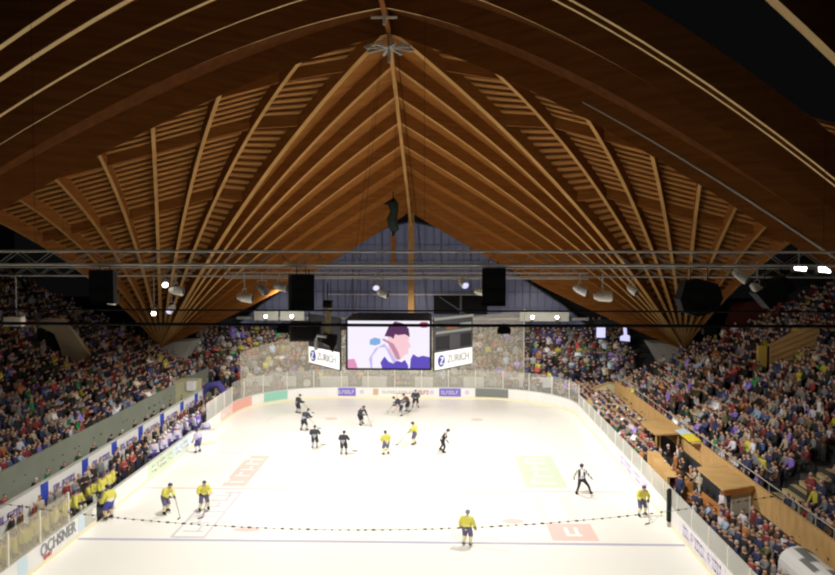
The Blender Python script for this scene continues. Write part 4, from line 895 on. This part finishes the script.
# players on the bench (kit bodies)
KB = {}
def bench_player(label, loc, face, cn, sit, group):
    k = (cn, sit)
    if k not in KB:
        J = Psit() if sit else P0(); cs = dict(yellow=YEL(), white=WHT(), violet=colset((.2, .13, .5), leg=(.05, .05, .2), shin=(.6, .6, .66), hem=(.6, .58, .66), hand=(.05, .04, .15)))[cn]
        KB[k] = (tint_mesh(body(J, RADP, 1, .95), cs, 'body'), J)
    me, J = KB[k]
    t = thing('bench_player', label, 'hockey player', loc, face-pi/2, group)
    o = bpy.data.objects.new('body', me); C.objects.link(o); o.parent = t
    if ('h', sit) not in KB or (cn, 'h', sit) not in KB:
        h = Vector(J['head']); g = MB(); g.sphere(h+Vector((0, -.01, .035)), (.115, .14, .115), 10, 6); g.v = [v if v[2] > h.z+.01 or v[1] < h.y-.03 else (v[0], v[1], h.z+.01) for v in g.v]
        hm = lbuild(g, 'helmet', bpy.data.materials.get('helmet_b'+cn) or mat('helmet_b'+cn, (.04, .05, .14) if cn == 'yellow' else (.7, .7, .75), .35), t, True); KB[('h', sit)] = 1; KB[(cn, 'h', sit)] = hm.data
    else:
        hm = bpy.data.objects.new('helmet', KB[(cn, 'h', sit)]); C.objects.link(hm); hm.parent = t
    return t
i = 0
for r, (x, sit) in enumerate(((-15.6, False), (-16.35, True))):
    y = 33.4+.3*r
    while y < 45.5:
        if not (r == 0 and 41 < y < 43.2):
            bench_player('yellow-kitted %s player on the left bench, %s in the %s line' % ('seated' if sit else 'standing', ordn(i), 'front' if r == 0 else 'back'), (x+random.uniform(-.12, .12), y, .25), random.uniform(-.6, .6), 'yellow', sit, 'yellow team on the bench'); i += 1
        y += random.uniform(.75, 1.15)
i = 0
for r, (x, sit) in enumerate(((-15.6, False), (-16.35, True))):
    y = 51.5+.3*r
    while y < 62:
        cn = random.choice(['white', 'white', 'violet'])
        bench_player('%s-kitted %s player on the far half of the bench, %s from the camera' % (cn, 'seated' if sit else 'standing', ordn(i)), (x+random.uniform(-.3, .25), y, .25), random.uniform(-.9, .9), cn, sit, 'white team on the bench'); i += 1
        y += random.uniform(.7, 1.5)
i = 0
def staff_row(x, y0, y1, step, cols, z, name, cat, lab, group, face0, fr=.5, poses=('stand', 'stand cross')):
    global i
    y = y0
    while y < y1:
        cn = random.choice(cols); hn = random.choice(HAIR)[0]; pn = random.choice(poses)
        person(name, lab % (cn, hn, ordn(i)), cat, (x+random.uniform(-.15, .15), y, z), face0+random.uniform(-fr, fr), pn, cn, hn, group, random.uniform(.95, 1.04)); i += 1
        y += random.uniform(.7, 1.3)*step
staff_row(-16.95, 36.5, 68, .85, ['black', 'black', 'navy', 'grey', 'beige', 'brown', 'dark red'], .25, 'bench_staff', 'person', 'person in a %s jacket, %s, behind the players bench, %s from the camera', 'staff behind the players bench', 0)
staff_row(-15.9, 45.8, 51.3, .7, ['black', 'black', 'navy', 'red', 'grey'], .25, 'bench_staff', 'person', 'person in %s, %s, standing between the two teams, %s of all staff', 'staff between the benches', 0)
staff_row(-15.8, 62.2, 68.5, .7, ['black', 'beige', 'grey', 'violet', 'white'], .25, 'bench_staff', 'person', 'person in %s, %s, at the far end of the bench, %s of all staff', 'people at the far end of the bench', 0)
i = 0
staff_row(-18.9, 38, 75, 2.2, ['black', 'black', 'green', 'navy', 'red'], .3, 'walkway_visitor', 'person', 'person in a %s coat, %s, in the left walkway, %s from the camera', 'people in the left walkway', 0, 2)
ref_red = person('bench_staff', 'person in a bright red jacket standing among the white-kitted players', 'person', (-15.4, 55.6, .25), 0, 'stand cross', 'red', 'dark-haired', None)

# ---- crowd
crowd = []      # (x, y, z, face, pose, side, row)
def seat_pose(): return random.choices(['sit', 'sit clap', 'sit up', 'stand', 'stand cross', 'stand clap'], [60, 12, 4, 10, 8, 6])[0]
for i in range(24):
    x = -20-.85*i-.5; z = 1.85+.41*i; y = 26+random.random()*.5
    ymin = 0
    while y < 78.6:
        if random.random() < .95 and proj(x, y, z+1.2)[0] > -70 and not (abs(x+28.4) < 2.2 and 62.8 < y < 67.2): crowd.append((x+random.uniform(-.08, .08), y, z, random.uniform(-.35, .35), seat_pose(), 'left grandstand', i))
        y += random.uniform(.5, .62)
for i in range(24):
    x = 18.9+.85*i+.5; z = 1.75+.41*i; y = 26+random.random()*.5
    while y < 72:
        if random.random() < .95 and proj(x, y, z+1.2)[0] < 905 and min(abs(y-39.6)-.55, abs(y-58)) > .85 and not (26.2 < x < 31.2 and 57.2 < y < 60.8): crowd.append((x+random.uniform(-.08, .08), y, z, pi+random.uniform(-.35, .35), seat_pose(), 'right grandstand', i))
        y += random.uniform(.5, .62)
for i in range(12):
    y = 79.6+.8*i+.45; z = .6+.42*i; x = -29.5
    while x < 30:
        if random.random() < .96 and not (23.0 < abs(x) < 28.4 and y > 79.5): crowd.append((x, y+random.uniform(-.08, .08), z, -pi/2+random.uniform(-.3, .3), random.choice(['stand', 'stand cross', 'sit', 'stand clap']), 'far grandstand', i))
        x += random.uniform(.5, .62)
for r in range(5):      # right terrace behind the boards
    x = 15.65+.62*r; y = 27.5+random.random()
    while y < 78:
        blocked = (39 < y < 50.2 and r < 5) or (51.3 < y < 56.8 and r > 2) or y < 33.6
        if (not blocked and random.random() < .9) or (34 < y < 40 and r < 3 and random.random() < .8) or (30 < y < 34.8 and r < 2) or (40 < y < 50 and r in (1, 3) and random.random() < .55): crowd.append((x, y, .25, pi+random.uniform(-.5, .5), random.choice(['stand', 'stand cross', 'stand clap']), 'right terrace', r))
        y += random.uniform(.6, .85)
for k in range(90):     # corners behind the far boards
    s = 1 if random.random() < .7 else -1; a = random.random()*pi/2; rr = RC+.7+random.random()*3.2
    x = s*(HX-RC+rr*cos(a)); y = yT-RC+rr*sin(a)
    if y < 79.2 and not (s < 0 and y < 71.8 and x < -17): crowd.append((x, y, .2, atan2(55-y, -x), random.choice(['stand', 'stand cross', 'stand clap']), 'far corner terrace', 0))
def vis(c):
    u, v, d = proj(c[0], c[1], c[2]+1.2); return -5 < u < 840 and v < 590
inview = sorted([c for c in crowd if vis(c)], key=lambda c: proj(c[0], c[1], c[2]+1)[2])
solo = inview[:300]; ss = set(map(id, solo)); rest = [c for c in crowd if id(c) not in ss]
PALR = ['black']*9+['navy']*6+['grey']*5+['brown']*3+['beige']*2+['white']*3+['dark red']*2+['red', 'olive', 'blue', 'green', 'orange', 'yellow', 'pale blue', 'violet']
seen = {}
for c in solo:
    cn = random.choice(PALR); hn = random.choice(HAIR)[0]; key = (c[5], c[6]); seen[key] = seen.get(key, 0)+1
    person('spectator', '%s spectator in %s jacket, %s along row %d of the %s' % (hn, cn, ordn(seen[key]-1), c[6]+1, c[5]), 'spectator', c[:3], c[3], c[4], cn, hn, 'spectators on the %s' % c[5], random.uniform(.94, 1.06))
# the remaining hundreds as one object
def crowd_mesh(items):
    VV, FF, LS_, TT = [], [], [], []; off = 0
    prep = {}
    for n, g in LO.items():
        v = np.array(g.v, dtype=np.float32); prep[n] = (v, g.f, np.array(g.m), np.array([len(f) for f in g.f]), np.concatenate([np.array(f) for f in g.f]))
    for c in items:
        v, f, m, ln, lp = prep[c[4]]; a = c[3]-pi/2; s = random.uniform(.94, 1.08)
        R = np.array([[cos(a), -sin(a), 0], [sin(a), cos(a), 0], [0, 0, 1]])
        VV.append((v*s) @ R.T+np.array(c[:3])); FF.append(lp+off); LS_.append(ln); off += len(v)
        cn = random.choice(PALR); br = random.choice([.5, .8, 1, 1.3, 2.0]); cs = colset(tuple(min(1, q*br) for q in CD[cn]), leg=random.choice(LEG), hair=random.choice(HAIR)[1])
        TT.append(np.array([[*cs[r], 1] for r in REG], dtype=np.float32)[m])
    V = np.concatenate(VV); L = np.concatenate(FF); N = np.concatenate(LS_); T_ = np.concatenate(TT)
    me = bpy.data.meshes.new('spectators'); me.vertices.add(len(V)); me.vertices.foreach_set('co', V.astype(np.float32).ravel())
    me.loops.add(len(L)); me.loops.foreach_set('vertex_index', L.astype(np.int32)); me.polygons.add(len(N))
    me.polygons.foreach_set('loop_start', np.concatenate([[0], np.cumsum(N)[:-1]]).astype(np.int32)); me.update(calc_edges=True)
    at = me.attributes.new('tint', 'FLOAT_COLOR', 'FACE'); at.data.foreach_set('color', T_.ravel()); me.materials.append(M['person'])
    return me
o = bpy.data.objects.new('spectators', crowd_mesh(rest)); C.objects.link(o)
tag(o, 'dense distant crowd of spectators filling the grandstands around the rink', 'crowd', kind='stuff')
print('CROWD', len(crowd), len(inview))

# ------------------------------------------------------------------ light
def spot(loc, tgt, power, ang, blend=.6, col=(1, .97, .9), r=.4):
    l = bpy.data.lights.new('hall_and_fill_light', 'SPOT'); l.energy = power; l.spot_size = radians(ang); l.spot_blend = blend; l.color = col; l.shadow_soft_size = r
    o = bpy.data.objects.new('hall_and_fill_light', l); C.objects.link(o); o.location = loc; o.rotation_euler = (Vector(tgt)-Vector(loc)).to_track_quat('-Z', 'Y').to_euler(); return o
KL = 1.0
for y in (27, 42, 53, 64):
    for x in (-8, 8): spot((x, y, 12.6), (x*.9, y+3, 0), 4700*KL, 140, .5)
spot((8, 44, 13), (24, 52, 3), 4000, 100, 1.0); spot((-6, 52, 13), (-26, 62, 4), 700, 100, 1.0); [spot((x, 80.2, 10.2), (x*1.1, 84.5, 2.5), 1500, 140, 1.0) for x in (-13, 0, 13)]; spot((3, -5, 10.5), (1, 24, 14.6), 2200, 62, .8)  # fill spots added to brighten the stands, far crowd and trusses
spot((6, 62, 12), (22, 76, 3), 1500, 90, 1.0)
w = bpy.data.worlds.new('world'); scene.world = w; w.use_nodes = True; w.node_tree.nodes['Background'].inputs[0].default_value = (.01, .009, .01, 1); w.node_tree.nodes['Background'].inputs[1].default_value = .3
scene.view_settings.view_transform = 'Standard'; scene.view_settings.exposure = 0
scene.cycles.use_denoising = True; scene.cycles.max_bounces = 5; scene.cycles.diffuse_bounces = 3; scene.cycles.transparent_max_bounces = 12
scene.cycles.sample_clamp_indirect = 4; scene.cycles.pixel_filter_type = 'BLACKMAN_HARRIS'; scene.cycles.filter_width = 2.2
